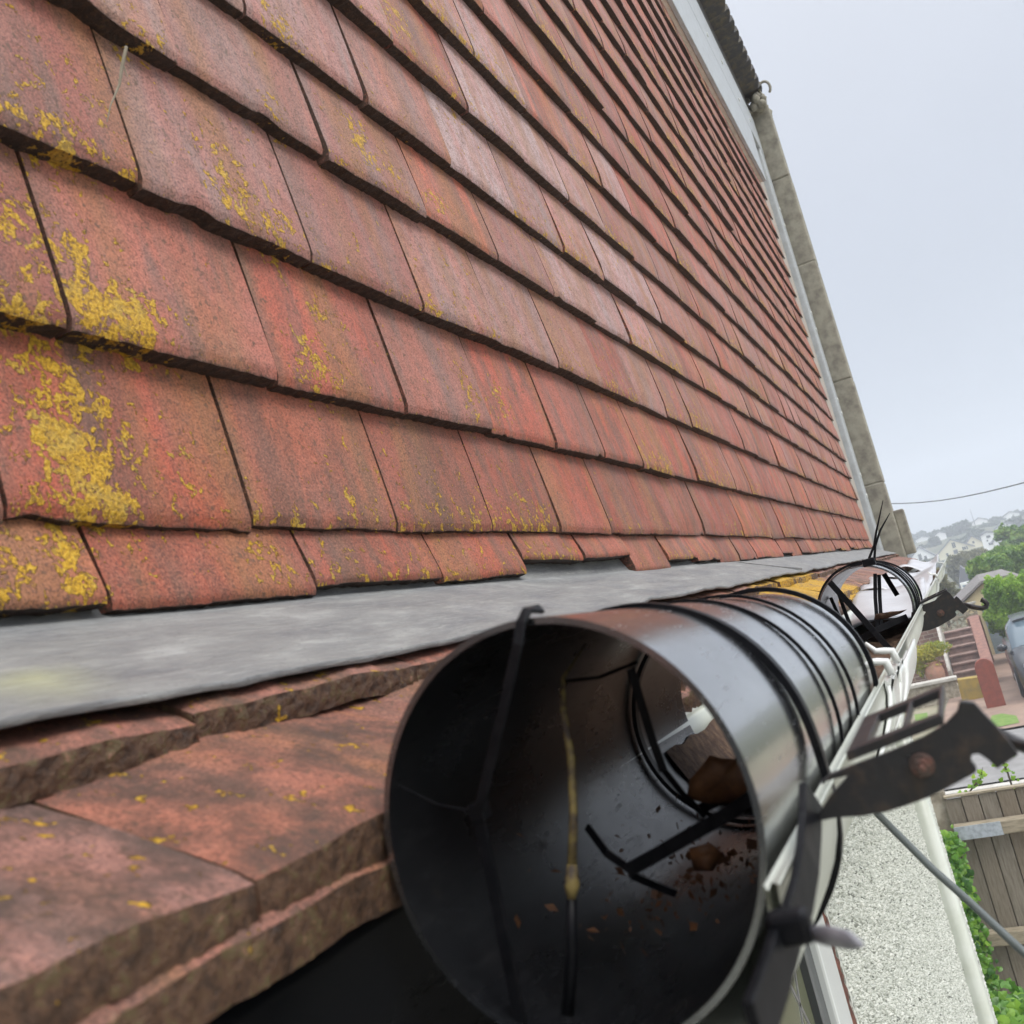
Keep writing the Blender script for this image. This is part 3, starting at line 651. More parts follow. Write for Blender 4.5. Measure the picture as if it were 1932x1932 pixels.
# buckle with tail on the near tie
bk = ong(1490, 1750, .02); g = MB(); g.box(bk-[.012, .007, .009], bk+[.012, .009, .009]); g.build('tie_head', M['tie'], t1, bevel=.004)
g = MB(); q = [at(1515, 1762, bk[1]), at(1560, 1768, bk[1]-.01), at(1600, 1776, bk[1]-.02), at(1622, 1786, bk[1]-.025)]
for i, ww in ((0, .013), (1, .016), (2, .013)): pass
P = np.zeros((4, 2, 3))
for i, ww in enumerate((.003, .005, .0045, .001)): P[i, 0] = q[i]+[0, 0, ww]; P[i, 1] = q[i]-[0, 0, ww]
g.grid(P); o = g.build('tie_tail', M['tail'], t1, smooth=True); s_ = o.modifiers.new('s', 'SOLIDIFY'); s_.thickness = .0012
part_strap(t1, [ong(1529, 1500, .012), ong(1528, 1560, .012), ong(1524, 1620, .014), ong(1512, 1690, .014), ong(1493, 1750, .014)], .024, .006, nrm=(.8, -.6, 0))
part_strap(t1, [ong(1488, 1750, .014), ong(1462, 1840, .014), ong(1425, 1945, .014)], .026, .006, nrm=(.8, -.6, 0))
# twig
g = MB(); g.tube([at(1105, 1215, .86), at(1062, 1280, .80), at(1063, 1340, .77), at(1078, 1430, .755), at(1082, 1540, .745), at(1079, 1640, .74)], [.0012, .002, .003, .0035, .0035, .004], 8)
g.tube([at(1079, 1630, .74), at(1079, 1670, .738), at(1078, 1700, .737)], [.004, .0068, .003], 8)
tag(g.build('twig', M['twig'], smooth=True, base=at(1079, 1640, .74)), 'thin brown twig with pale yellow tip standing upright inside the foreground tube', 'twig')
g = MB(); g.tube([at(1078, 1695, .738), at(1079, 1790, .735), at(1070, 1940, .735)], [.0045, .005, .005], 8)
g.build('inner_strap', M['tie'], t1, smooth=True)
# dead leaf shapes
def leafshape(name, outline, Y, dY, label, grp=None, mt='leaf'):
    pts = [at(a, b_, Y+dY*i/len(outline)) for i, (a, b_) in enumerate(outline)]
    c_ = np.mean(pts, 0)+np.array([0, -.006, 0]); v = [c_]; f = []
    for p in pts: v.append(p)
    n = len(pts); v2 = [(c_+p)/2+np.array([0, rng.normal(0, .004), rng.normal(0, .002)]) for p in pts]; v += v2
    for i in range(n):
        j = (i+1) % n; f.append((0, n+1+i, n+1+j)); f.append((n+1+i, 1+i, 1+j, n+1+j))
    g = MB(); g.add(v, f); o = g.build(name, M[mt], base=c_, smooth=True); s_ = o.modifiers.new('s', 'SOLIDIFY'); s_.thickness = .0008; return tag(o, label, 'leaf', grp)
leafshape('dead_leaf', [(1295, 1505), (1302, 1470), (1325, 1445), (1340, 1425), (1360, 1432), (1385, 1432), (1400, 1405), (1425, 1440), (1430, 1480), (1415, 1510), (1400, 1512), (1340, 1515)], .96, .02, 'curled brown dead leaf caught on the strap inside the foreground tube')
leafshape('dead_leaf', [(1300, 1600), (1340, 1590), (1365, 1610), (1345, 1640), (1310, 1640)], .9, .02, 'orange brown leaf fragment lying low inside the foreground tube')
g = MB()
for q in range(260):
    a_ = R(-88+rng.normal(0, 22)) if q < 190 else R(-100+rng.normal(0, 40)); Yq = (.98+rng.normal(0, .07)) if q < 190 else .78+.5*rng.random(); p = np.array([.678+(R1-.018)*math.cos(a_), Yq, -.137+(R1-.018)*math.sin(a_)]); s_ = .002+.006*rng.random()**2
    d = rng.normal(size=3); d /= np.linalg.norm(d); e_ = np.cross(d, rng.normal(size=3)); g.add([p-d*s_, p+e_*s_*.4, p+d*s_, p-e_*s_*.4+[0, 0, .002]], [(0, 1, 2), (0, 2, 3)])
tag(g.build('leaf_litter', M['leaf'], base=(.67, 1, -.28)), 'scattered brown bits of litter on the bottom of the foreground tube', 'leaf litter', kind='stuff')
# second tube
r2c = (.672, 3.50, -.150); r2d = (.675, 4.05, -.156); R2 = .152
t2 = cyl('plastic_tube', r2c, r2d, R2, 'smaller looking black tube farther along the gutter, crossed by straps inside its open end', [(3.56, .016, .008, False), (3.74, .006, .004, False), (3.86, .006, .004, False), (4.0, .014, .007, False)], (.675, 3.8, -.3))
Y2 = 3.48
part_strap(t2, [at(*c7(1010, 550), Y2), at(*c7(1200, 760), Y2+.01), at(*c7(1440, 1030), Y2), at(*c7(1600, 1210), Y2-.02)], .020, .008)
part_strap(t2, [at(*c7(1450, 470), Y2+.06), at(*c7(1452, 700), Y2+.04), at(*c7(1475, 1010), Y2+.01)], .012, .006)
part_strap(t2, [at(*c7(1488, 480), Y2+.08), at(*c7(1495, 700), Y2+.06), at(*c7(1512, 980), Y2+.03)], .012, .006)
part_strap(t2, [at(*c7(1285, 1120), Y2+.02), at(*c7(1440, 1030), Y2+.0), at(*c7(1600, 950), Y2+.02), at(*c7(1760, 890), Y2+.06)], .022, .007)
part_strap(t2, [at(*c7(1095, 650), Y2+.15), at(*c7(1160, 840), Y2+.15), at(*c7(1220, 995), Y2+.14)], .013, .006)
part_strap(t2, [at(*c7(1020, 700), Y2+.25), at(*c7(1110, 900), Y2+.25)], .012, .006)
part_strap(t2, [at(*c7(1535, 470), Y2+.42), at(*c7(1590, 560), Y2+.42), at(*c7(1665, 680), Y2+.42)], .018, .006)
part_strap(t2, [at(*c7(1840, 850), 3.42), at(*c7(1820, 1050), 3.40), at(*c7(1790, 1220), 3.38), at(*c7(1760, 1290), 3.38)], .028, .008, nrm=(.8, -.6, 0))
bq = at(*c7(1395, 362), 3.5); g = MB(); g.box(bq-[.022, .016, .012], bq+[.02, .016, .014]); g.build('tie_head', M['tie'], t2, bevel=.004)
g = MB(); g.tube([at(*c7(1385, 340), 3.5), at(*c7(1440, 200), 3.5), at(*c7(1462, 60), 3.5), at(1666, 944, 3.5)], [.0042, .004, .0036, .0012], 6); g.build('tie_tail', M['tie'], t2)
g = MB(); g.tube([at(*c7(1442, 345), 3.5), at(*c7(1452, 200), 3.5), at(*c7(1500, 50), 3.5), at(1679, 968, 3.5)], [.0042, .004, .0036, .0012], 6); g.build('tie_tail', M['tie'], t2)
leafshape('dead_leaf', [c7(1450, 860), c7(1530, 850), c7(1600, 835), c7(1680, 830), c7(1755, 815), c7(1700, 850), c7(1560, 900), c7(1440, 915)], Y2, .02, 'dark torn strip of dead leaf across the farther tube', None, 'debris')
# brackets
def bracket(name, conv, Y, poly, bolt, br, flange, hook, label, dep):
    th = empty(name, at(*conv(*bolt), Y), label, 'bracket', 'black steel brackets tied beside the tubes')
    g = MB(); P = [at(*conv(a, b_), Y) for a, b_ in poly]; g.plate(P[::-1], (0, .007, 0)); g.build('plate', M['steel'], th, bevel=.0012)
    (fa, fb, fs) = flange; A = at(*conv(*fa), Y); B = at(*conv(*fb), Y); g = MB(); up = np.array([0, 0, .0035])
    d = (B-A); 
    def quad(u0, u1, w0, w1):
        p = [A+d*u0+[0, dep*w0, 0], A+d*u1+[0, dep*w0, 0], A+d*u1+[0, dep*w1, 0], A+d*u0+[0, dep*w1, 0]]; g.plate(p, up*2)
    quad(0, 1.0, 0, .10); quad(0, 1., .86, 1); quad(0, .22, .10, .86); quad(.95, 1., .10, .86); quad(.58, .63, .10, .86)
    g.build('flange', M['steel'], th, bevel=.001)
    g = MB(); b0 = at(*conv(*bolt), Y); hx = [b0+[br*math.cos(k*math.pi/3), -.0, br*math.sin(k*math.pi/3)] for k in range(6)]; g.plate(hx, (0, -.010, 0))
    g.tube([b0+[0, -.009, 0], b0+[0, -.017, 0]], br*.5, 10); g.tube([b0+[0, .001, 0], b0+[0, -.003, 0]], br*1.35, 16); g.build('bolt', M['bolt'], th, bevel=.001)
    g = MB(); g.tube([at(*conv(a, b_), Y+dy) for a, b_, dy in hook[1:]], hook[0], 8); g.build('hook', M['steel'], th, smooth=True)
    return th
bracket('metal_bracket', c6, .74, [(215, 1000), (330, 905), (560, 815), (820, 720), (1100, 600), (1270, 500), (1380, 385), (1400, 300), (1450, 300), (1520, 310), (1600, 400), (1700, 500), (1800, 620), (1890, 740), (1712, 860), (1640, 790), (1560, 735), (1500, 742), (1496, 795), (1542, 850), (1538, 890), (1300, 1020), (1150, 1095), (1000, 1150), (800, 1215), (600, 1250), (400, 1262), (230, 1290), (235, 1230), (330, 1080), (480, 915), (300, 960)],
        (1090, 825), .0062, ((480, 800), (1275, 490), 0), [.0048, (1700, 560, .03), (1850, 640, .03), (1990, 690, .02), (2150, 700, .0)], 'black steel bracket with rusty bolt beside the foreground tube, out of focus', .155)
bracket('metal_bracket', c5, 3.62, [(1005, 945), (1060, 905), (1160, 868), (1240, 800), (1262, 782), (1290, 800), (1330, 850), (1348, 828), (1375, 850), (1452, 942), (1405, 985), (1372, 955), (1352, 948), (1338, 965), (1350, 990), (1335, 1010), (1200, 1090), (1120, 1122), (1005, 1145), (1040, 1040), (1085, 965), (1040, 950), (1000, 990)],
        (1212, 975), .009, ((1040, 900), (1270, 790), 0), [.0085, (1420, 905, .03), (1500, 925, .0), (1570, 935, .0), (1605, 920, 0), (1612, 895, 0), (1590, 870, 0), (1560, 858, .0)], 'black steel bracket with curled hook beside the farther tube, against the cream garage', .15)
# grey cable stay crossing down to the right
g = MB(); pts = [at(1655, 1535, 1.6), at(1700, 1580, 1.55), at(1760, 1640, 1.5), at(1830, 1702, 1.45), at(1900, 1768, 1.4), at(1990, 1850, 1.35), at(2200, 2040, 1.2)]
g.tube(pts, .0055, 8); tag(g.build('cable', M['cable'], smooth=True, base=pts[0]), 'thin grey cable sagging diagonally in front of the pebbledash wall and fence', 'cable')
# ================================================================ GROUND AND STREET
GZ0 = -8.7
def sheet_z(name, mtk, poly, z, kind='structure', label=None, cat=None):
    g = MB(); n = len(poly); g.add([(a, b_, z) for a, b_ in poly], [tuple(range(n))]); o = g.build(name, M[mtk]); tag(o, label, cat, None, kind); return o
gx = np.linspace(-600, 600, 121); gy = np.concatenate([np.linspace(-120, 100, 14), np.linspace(120, 1500, 50)])
def ground_z(x, y):
    b_ = np.interp(y, [85, 165, 400, 480, 560, 620, 730, 800, 950, 1500], [-8.9, -12, -12, -9.5, -5.5, -1, 4.5, 7.5, 11.5, 12])
    return b_+np.clip((y-450)/400, 0, 1)*(1.6*np.sin(x*.045+1)+1.0*np.sin(x*.11)+x*-.012)
P = np.zeros((len(gy), len(gx), 3)); P[:, :, 0] = gx[None]; P[:, :, 1] = gy[:, None]; P[:, :, 2] = ground_z(gx[None]+0*gy[:, None], gy[:, None])
lowm = gy < 110
g = MB(); g.grid(P[lowm][:, ::-1]); g2 = MB(); g2.grid(P[gy >= gy[lowm][-1]][:, ::-1])
tag(g.build('ground', M['groundm']), kind='structure'); tag(g2.build('hills', M['hillm'], smooth=True), kind='structure')
def ZP(px, py, z=GZ0): q = atz(px, py, z); return (q[0], q[1])
sheet_z('driveway', 'drive', [(-2.5, 49.5), (14, 49.5), (14, 88), (-.2, 88)], GZ0+.03)
sheet_z('road', 'roadm', [(-60, 39.4), (60, 39.4), (60, 49.0), (-60, 49.0)], GZ0+.02)
g = MB(); g.box((-60, 38.3, GZ0-.2), (60, 38.75, GZ0+.10)); g.box((-60, 49.0, GZ0-.2), (-3.2, 49.3, GZ0+.10)); g.box((4, 49.0, GZ0-.2), (60, 49.3, GZ0+.1)); tag(g.build('kerb', M['kerbm']), kind='structure')
sheet_z('pavement', 'roadm', [(-60, 18.2), (60, 18.2), (60, 38.3), (-60, 38.3)], GZ0+.06)
q0 = ZP(1862, 1378); q1 = ZP(1924, 1365); q2 = ZP(1918, 1352); q3 = ZP(1872, 1352)
sheet_z('grass_verge', 'grassm', [q0, q1, q2, ZP(1890, 1348), q3], GZ0+.05)
sheet_z('grass_verge', 'grassm', [ZP(1728, 1362), ZP(1752, 1362), ZP(1750, 1346), ZP(1726, 1350)], GZ0+.05)
# ---- garden across the road
def wallbox(name, mk, p0, p1, Yf, depth, label, cat, extra=None, zb=None):
    a = at(*p0, Yf); b_ = at(*p1, Yf); g = MB(); g.box((min(a[0], b_[0]), Yf, zb if zb is not None else min(a[2], b_[2])), (max(a[0], b_[0]), Yf+depth, max(a[2], b_[2])))
    o = g.build(name, M[mk], base=(a[0], Yf, GZ0)); tag(o, label, cat); return o
# low rendered wall with coping, in front of the potted shrub
th = empty('garden_wall', at(1760, 1330, 62), 'low rendered garden wall with pale stone coping below the potted shrub', 'wall')
a = at(1712, 1290, 62); b_ = at(1802, 1281, 62); zt = (a[2]+b_[2])/2
g = MB(); g.box((a[0]-4, 62, GZ0-.2), (b_[0], 62.6, zt-.22)); g.build('wall_body', M['copingstone'], th)
g = MB(); g.box((a[0]-4, 61.85, zt-.2), (b_[0]+.1, 62.75, zt)); g.build('coping', M['kerbm'], th, bevel=.04)
# mossy yellow slab wall / planter front
a = at(1806, 1283, 60); b_ = at(1845, 1345, 60)
g = MB(); p = [at(1806, 1283, 60), at(1846, 1277, 60), at(1869, 1352, 60), at(1822, 1352, 60)]; g.plate([p[0], p[3], p[2], p[1]], (0, .8, 0))
tag(g.build('retaining_slab', M['yellowmoss'], base=p[3], bevel=.03), 'yellow lichen covered concrete slab below the garden steps', 'wall')
# red brown post with rounded top
pb = at(1883, 1345, 56); pt_ = at(1853, 1243, 56); w_ = .46; n_ = 10; g = MB(); cxp = (pb[0]+pt_[0])/2
pr = [(cxp-w_, GZ0)]+[(cxp-w_*math.cos(a), pt_[2]-w_+w_*math.sin(a)) for a in np.linspace(0, math.pi, n_)]+[(cxp+w_, GZ0)]
g.plate([(x, 56, z) for x, z in pr], (0, .35, 0)); tag(g.build('gate_post', M['post'], base=(cxp, 56, GZ0), bevel=.03), 'red brown painted board post with rounded top at the end of the driveway', 'post')
# steps
st_ = empty('garden_steps', at(1830, 1285, 66), 'flight of brown brick steps rising between two low brick walls', 'steps')
ys_px = [(1806, 1843, 1283), (1803, 1843, 1262), (1800, 1841, 1246), (1797, 1838, 1229), (1794, 1835, 1212), (1790, 1832, 1198)]
xl, xr = at(1806, 1278, 66)[0]-.15, at(1848, 1268, 66)[0]+.25
for i in range(6):
    Yi = 66+i*.9; z_t = at(1822-i*4, [1266, 1250, 1234, 1218, 1203, 1190][i], Yi)[2]
    g = MB(); g.box((xl, Yi, GZ0-.2), (xr, Yi+.95, z_t-.12)); g.box((xl, Yi-.08, z_t-.11), (xr, Yi+.93, z_t)); g.build('step', M['stepm'], st_, bevel=.02)
g = MB(); g.box((xl, 64.6, GZ0-.1), (xr, 66-.1, GZ0+.35)); g.build('step', M['copingstone'], st_, bevel=.03)
# sloping brick wall right of the steps
th = empty('step_wall', (xr+.3, 66, GZ0), 'sloping red brick wall on the right side of the garden steps', 'wall')
a = at(1850, 1270, 65.5); 
zt0 = at(1855, 1255, 65)[2]; zt1 = at(1836, 1165, 73)[2]
g = MB(); g.plate([(xr+.02, 64.8, GZ0-.1), (xr+.02, 64.8, zt0), (xr+.02, 73.0, zt1), (xr+.02, 75, zt1), (xr+.02, 75, GZ0-.1)], (.62, 0, 0)); g.build('wall_body', M['redbrick'], th)
a = at(1829, 1160, 75.2); g = MB(); g.box((xr-.15, 75.2, GZ0), (xr+.75, 76.1, at(1845, 1163, 75.2)[2])); g.build('pier', M['redbrick'], th, bevel=.03)
# brown brick wall left of the steps
th = empty('brick_wall', at(1740, 1260, 69), 'brown brick retaining wall with thin pale edge left of the garden steps', 'wall')
a = at(1790, 1150, 69); g = MB(); g.box((xl-12, 69, GZ0-.2), (xl-.25, 69.8, at(1780, 1135, 69)[2])); g.build('wall_body', M['brick'], th)
g = MB(); g.plate([(xl-.22, 64.9, GZ0), (xl-.22, 64.9, at(1808, 1262, 65)[2]), (xl-.22, 69, at(1783, 1135, 69)[2]), (xl-.22, 69.8, at(1783, 1135, 69)[2]), (xl-.22, 69.8, GZ0)], (.17, 0, 0)); g.build('pale_edge', M['kerbm'], th)
g = MB(); g.box((xl-1.2, 64.6, GZ0), (xl-.25, 65.1, at(1795, 1244, 64.6)[2])); g.build('pier', M['redbrick'], th, bevel=.03)
# pierced screen block wall at the top of the steps
th = empty('screen_wall', at(1812, 1190, 77), 'pierced concrete screen block wall standing at the top of the garden steps', 'wall')
bs = at(1806, 1160, 77); s_ = .74; z_b = at(1806, 1186, 77)[2]; x0 = xl-.6
for ix in range(4):
    for iz in range(2):
        xx, z_ = x0+ix*s_, z_b+iz*s_; g = MB()
        for lo, hi in (((0, 0), (s_, .07)), ((0, s_-.07), (s_, s_)), ((0, .07), (.07, s_-.07)), ((s_-.07, .07), (s_, s_-.07))): g.box((xx+lo[0], 77, z_+lo[1]), (xx+hi[0], 77.3, z_+hi[1]))
        for sg in (0, 1):
            ctr = (xx+(s_ if sg else 0), z_+s_/2); arc = [(ctr[0]+(-1 if sg else 1)*s_*.42*math.cos(a), 77.15, ctr[1]+s_*.42*math.sin(a)) for a in np.linspace(-1.3, 1.3, 9)]; g.tube(arc, .035, 5)
            ctr = (xx+s_/2, z_+(s_ if sg else 0)); arc = [(ctr[0]+s_*.42*math.sin(a), 77.15, ctr[1]+(-1 if sg else 1)*s_*.42*math.cos(a)) for a in np.linspace(-1.3, 1.3, 9)]; g.tube(arc, .035, 5)
        g.build('screen_block', M['copingstone'], th)
g = MB(); g.box((x0-.1, 76.95, z_b+2*s_), (x0+4*s_+.1, 77.4, z_b+2*s_+.12)); g.box((x0-.1, 76.9, GZ0), (x0+4*s_+.1, 77.5, z_b)); g.build('coping', M['kerbm'], th)
# leaf clouds
def leaves(mb, centers, n, size, seed=0, flat=0):
    r = np.random.default_rng(seed); centers = np.array(centers, float)   # cx,cy,cz,rx,ry,rz
    vol = centers[:, 3]*centers[:, 4]*centers[:, 5]; idx = r.choice(len(centers), n, p=vol/vol.sum()); C_ = centers[idx]
    d = r.normal(size=(n, 3)); d /= np.linalg.norm(d, axis=1)[:, None]; rad = r.random(n)**.28
    lump = 1+.12*np.sin(d[:, 0]*7+idx)+.12*np.sin(d[:, 2]*9+idx*2)
    p = C_[:, :3]+d*C_[:, 3:6]*(rad*lump)[:, None]
    nrm = d*.5+r.normal(size=(n, 3)); nrm /= np.linalg.norm(nrm, axis=1)[:, None]
    a = np.cross(nrm, r.normal(size=(n, 3))); a /= np.linalg.norm(a, axis=1)[:, None]; b_ = np.cross(nrm, a)
    s = size*(.6+.8*r.random(n))[:, None]; V = np.stack([p-a*s, p-b_*s*.55+nrm*s*.15, p+a*s, p+b_*s*.55+nrm*s*.15], 1).reshape(-1, 3)
    f = (np.arange(n)[:, None]*4+np.arange(4)).tolist(); lv = np.clip(.5+.25*np.sin(p[:, 0]*1.3+p[:, 2]*2.1+seed)+r.normal(0, .2, n), 0, 1)
    mb.add(V, f, lv=np.repeat(lv, 4)); return mb
def tree(px, py_top, py_bot, halfw, Y, mk, n, size, label, cat='tree', name='tree', grp=None, lumps=12, seed=1, trunk=True, zb=None, rat=1.):
    r = np.random.default_rng(seed); top = at(px, py_top, Y); bot = at(px, py_bot, Y); h = top[2]-bot[2]; c0 = (top+bot)/2; hw = halfw*Y/F
    gz_ = float(ground_z(c0[0], Y)) if zb is None else zb
    th = empty(name, (c0[0], Y, gz_), label, cat, grp)
    cs = [(c0[0], Y, c0[2], hw*.62, hw*.6, h*.36)]
    for k in range(lumps):
        a = r.random()*6.28; e_ = (r.random()-.45)*2.2; q = r.random()*.25+.5
        rr_ = r.random()*.16+.26
        cs.append((c0[0]+hw*q*math.cos(a)*math.cos(e_*.6), Y+hw*q*math.sin(a)*.8, c0[2]+h*.5*.68*math.sin(e_), hw*rr_*1.1, hw*rr_, h*.5*rr_*1.2))
    g = MB(); leaves(g, cs, n, size, seed); g.build('crown', M[mk], th)
    if trunk:
        g = MB(); g.tube([(c0[0], Y, gz_-.3), (c0[0]+hw*.05, Y, bot[2]), (c0[0]-hw*.05, Y, c0[2]), (c0[0], Y, c0[2]+h*.3)], [hw*.13, hw*.10, hw*.06, hw*.02], 8)
        for k in range(5):
            a = k*1.3; g.tube([(c0[0], Y, bot[2]+h*.1*k*.6), (c0[0]+hw*.3*math.cos(a), Y+hw*.3*math.sin(a), c0[2]-h*.15+k*.06*h), (c0[0]+hw*.6*math.cos(a), Y+hw*.5*math.sin(a), c0[2]+k*.08*h)], [hw*.05, hw*.03, hw*.01], 6)
        g.build('trunk', M['bark'], th, smooth=True)
    return th
# potted shrub
ps = empty('potted_shrub', at(1778, 1278, 64), 'yellow green bushy shrub in a pale terracotta pot in front of the brown brick wall', 'plant')
c_ = at(1748, 1232, 64); 
g = MB(); leaves(g, [(c_[0], 64, c_[2], 1.0, .8, .55), (c_[0]+.7, 64, c_[2]+.15, .7, .6, .45), (c_[0]-.6, 64, c_[2]-.4, .6, .6, .8), (c_[0]+.1, 64, c_[2]-.9, .5, .5, .6)], 2600, .085, 5); g.build('foliage', M['shrubleaf'], ps)
q = at(1764, 1270, 64); pr = [(.42, -.75), (.52, -.3), (.56, .1), (.46, .5), (.40, .62), (.46, .7)]
g = MB(); g.tube([(q[0], 64, q[2]+z) for _, z in pr], [r_ for r_, _ in pr], 20); g.build('pot', M['terracotta'], ps, smooth=True)
# garage
gy0 = 80.; gl = at(1826, 1135, gy0); ap = at(1858, 1098, gy0)
th = empty('garage', at(1890, 1225, gy0), 'cream gabled garage with blue grey door and slate roof behind the steps', 'garage')
eavz = at(1905, 1142, gy0)[2]; ridx = at(1880, 1098, gy0)[0]; lx = at(1812, 1140, gy0)[0]; rx = 2*ridx-lx; rz = at(1872, 1098, gy0)[2]; lz = at(1815, 1143, gy0)[2]
g = MB(); g.plate([(lx, gy0, GZ0-3), (lx, gy0, lz), (ridx-1, gy0, rz), (ridx+1, gy0, rz), (rx, gy0, lz), (rx, gy0, GZ0-3)], (0, 14, 0)); g.build('gable_wall', M['cream'], th)
dl = at(1852, 1150, gy0)[0]; dz_ = at(1880, 1147, gy0)[2]
g = MB(); g.box((dl, gy0-.12, GZ0), (rx-.5, gy0-.02, dz_)); 
for q in range(14): zq = GZ0+.25+q*(dz_-GZ0)/14; g.box((dl, gy0-.15, zq), (rx-.5, gy0-.121, zq+.03))
g.build('door', M['bluedoor'], th)
g = MB()
for sg in (-1, 1):
    e0 = lx-.5 if sg < 0 else rx+.5; r0 = ridx+sg*1
    g.plate([(e0, gy0-.4, lz-.15), (r0, gy0-.4, rz+.08), (r0, gy0-.4, rz+.26), (e0, gy0-.4, lz+.05)], (0, 15, 0))
g.box((ridx-1, gy0-.4, rz+.08), (ridx+1, gy0+14.6, rz+.26)); g.build('roof', M['slate'], th)
# cream outbuilding left, behind the gutter
pA, pB = at(1694, 1130, 74), at(1728, 1225, 74)
th = empty('outbuilding', (pA[0], 74, GZ0), 'small cream rendered outbuilding with pipe just beyond the end of the gutter', 'shed')
g = MB(); g.box((pA[0]-3, 74, GZ0-.2), (at(1728, 1200, 74)[0], 78, at(1700, 1103, 74)[2])); g.build('wall', M['cream'], th)
g = MB(); x_ = at(1731, 1150, 73.7)[0]; g.tube([(x_, 73.7, GZ0), (x_, 73.7, at(1722, 1110, 73.7)[2])], .14, 8); g.build('pipe', M['bluedoor'], th)
g = MB(); g.box((pA[0]-3.2, 73.7, at(1700, 1103, 74)[2]), (at(1728, 1200, 74)[0]+.2, 78.4, at(1700, 1101, 74)[2]+.15)); g.build('roof', M['slate'], th)
# hedge and trees
tree(1932, 1072, 1235, 56, 74, 'hedgeleaf', 48000, .10, 'bright green clipped conifer standing beside the garage door at the right edge', 'tree', 'conifer', seed=4, lumps=16, zb=GZ0)
tree(1905, 1030, 1125, 72, 120, 'treeleaf', 40000, .2, 'large fresh green broadleaf tree behind the garage roof', 'tree', seed=9, lumps=18)
tree(1868, 1052, 1140, 42, 112, 'treeleaf', 12000, .25, 'mid green tree in front of the blue roofed building, left of the largest green tree', 'tree', seed=12, lumps=12)
tree(1768, 1062, 1175, 44, 105, 'olive', 12000, .24, 'dull olive brown tree between the gutter and the cream garage', 'tree', seed=15, lumps=14)
tree(1836, 1035, 1105, 42, 260, 'olive', 7000, .5, 'hazy olive tree below the cream gabled houses', 'tree', seed=19, lumps=12)
tree(1930, 985, 1060, 40, 190, 'treeleaf', 7000, .4, 'hazy green tree rising at the right edge above the other trees', 'tree', seed=22, lumps=10)
# blue roofed house and pale conservatory
yb = 170.; a = at(1815, 1105, yb); b_ = at(1848, 1105, yb); gz_ = a[2]
th = empty('blue_roofed_house', ((a[0]+b_[0])/2, yb, gz_), 'hazy building with a steep blue grey slate gable roof between the trees', 'house')
zr = at(1823, 1066, yb)[2]; mxx = (a[0]+b_[0])/2
g = MB(); g.box((a[0], yb, float(ground_z(0, yb))-1), (b_[0], yb+10, gz_-.3)); g.build('wall', M['whitehouse'], th)
g = MB(); g.plate([(a[0]-.5, yb-.3, gz_-.3), (mxx-.6, yb-.3, zr), (b_[0]+.6, yb-.3, gz_-.1)], (0, 11, 0)); g.build('roof', M['greyroof'], th)
th = empty('conservatory', at(1835, 1115, 140), 'white framed conservatory with pale blue panes half hidden behind the garage', 'conservatory')
a = at(1818, 1117, 140); b_ = at(1852, 1108, 140); zt = at(1835, 1100, 140)[2]
g = MB(); g.box((a[0], 140, a[2]-2.2), (b_[0], 140.4, zt)); g.build('pane_wall', M['bluepane'], th)
g = MB(); 
for f_ in (0, .28, .82, 1): x_ = a[0]+(b_[0]-a[0])*f_; g.box((x_-.12, 139.8, a[2]-2.2), (x_+.12, 140.5, zt+(1.0 if f_ == .82 else .3)))
g.box((a[0]-.1, 139.75, zt), (b_[0]+.1, 140.6, zt+.35)); g.box((a[0]-.1, 139.75, a[2]-2.4), (b_[0]+.1, 140.6, a[2]-1.2)); g.build('frame', M['whitehouse'], th)
# parked car at the right edge
car = empty('parked_car', (2.1, 58, GZ0), 'dark grey parked car cut off by the right edge of the picture', 'car')
K = 1/S; bx, by = 1.95, 55.6              # car nose towards us; left side at bx
def sec(y, prof): return [(bx+x*K, by+y*K, GZ0+z*K) for x, z in prof]
half = lambda hw, zb, zs, zt_, tw: [(.85-hw, zb), (.85-hw-.02, (zb+zs)/2), (.85-hw, zs), (.85-tw, zt_), (.85, zt_+.02), (.85+tw, zt_), (.85+hw, zs), (.85+hw+.02, (zb+zs)/2), (.85+hw, zb)]
def loft(g, secs):
    P = np.array(secs); g.grid(P[:, ::-1]); n = P.shape[1]; g.add(P[0], [tuple(range(n))]); g.add(P[-1], [tuple(range(n))[::-1]])
g = MB(); loft(g, [sec(0, half(.70, .28, .55, .66, .55)), sec(.25, half(.80, .22, .68, .80, .66)), sec(1.0, half(.86, .2, .86, .94, .72)), sec(2.0, half(.88, .2, .92, .98, .76)), sec(3.3, half(.88, .2, .95, 1.0, .76)), sec(3.9, half(.82, .26, .9, .96, .7)), sec(4.05, half(.72, .32, .7, .82, .6))]); g.build('body', M['carpaint'], car, smooth=True, bevel=0)
g = MB(); loft(g, [sec(1.15, half(.78, .9, .93, .96, .6)), sec(1.75, half(.76, .9, 1.25, 1.42, .56)), sec(2.6, half(.76, .9, 1.28, 1.48, .56)), sec(3.4, half(.74, .9, 1.2, 1.38, .54)), sec(3.85, half(.70, .9, .93, .96, .5))]); g.build('cabin_glass', M['carglass'], car, smooth=True)
g = MB(); loft(g, [sec(1.7, half(.60, 1.41, 1.43, 1.445, .5)), sec(2.6, half(.62, 1.46, 1.49, 1.505, .5)), sec(3.45, half(.58, 1.37, 1.39, 1.41, .5))]); g.build('roof', M['carpaint'], car, smooth=True)
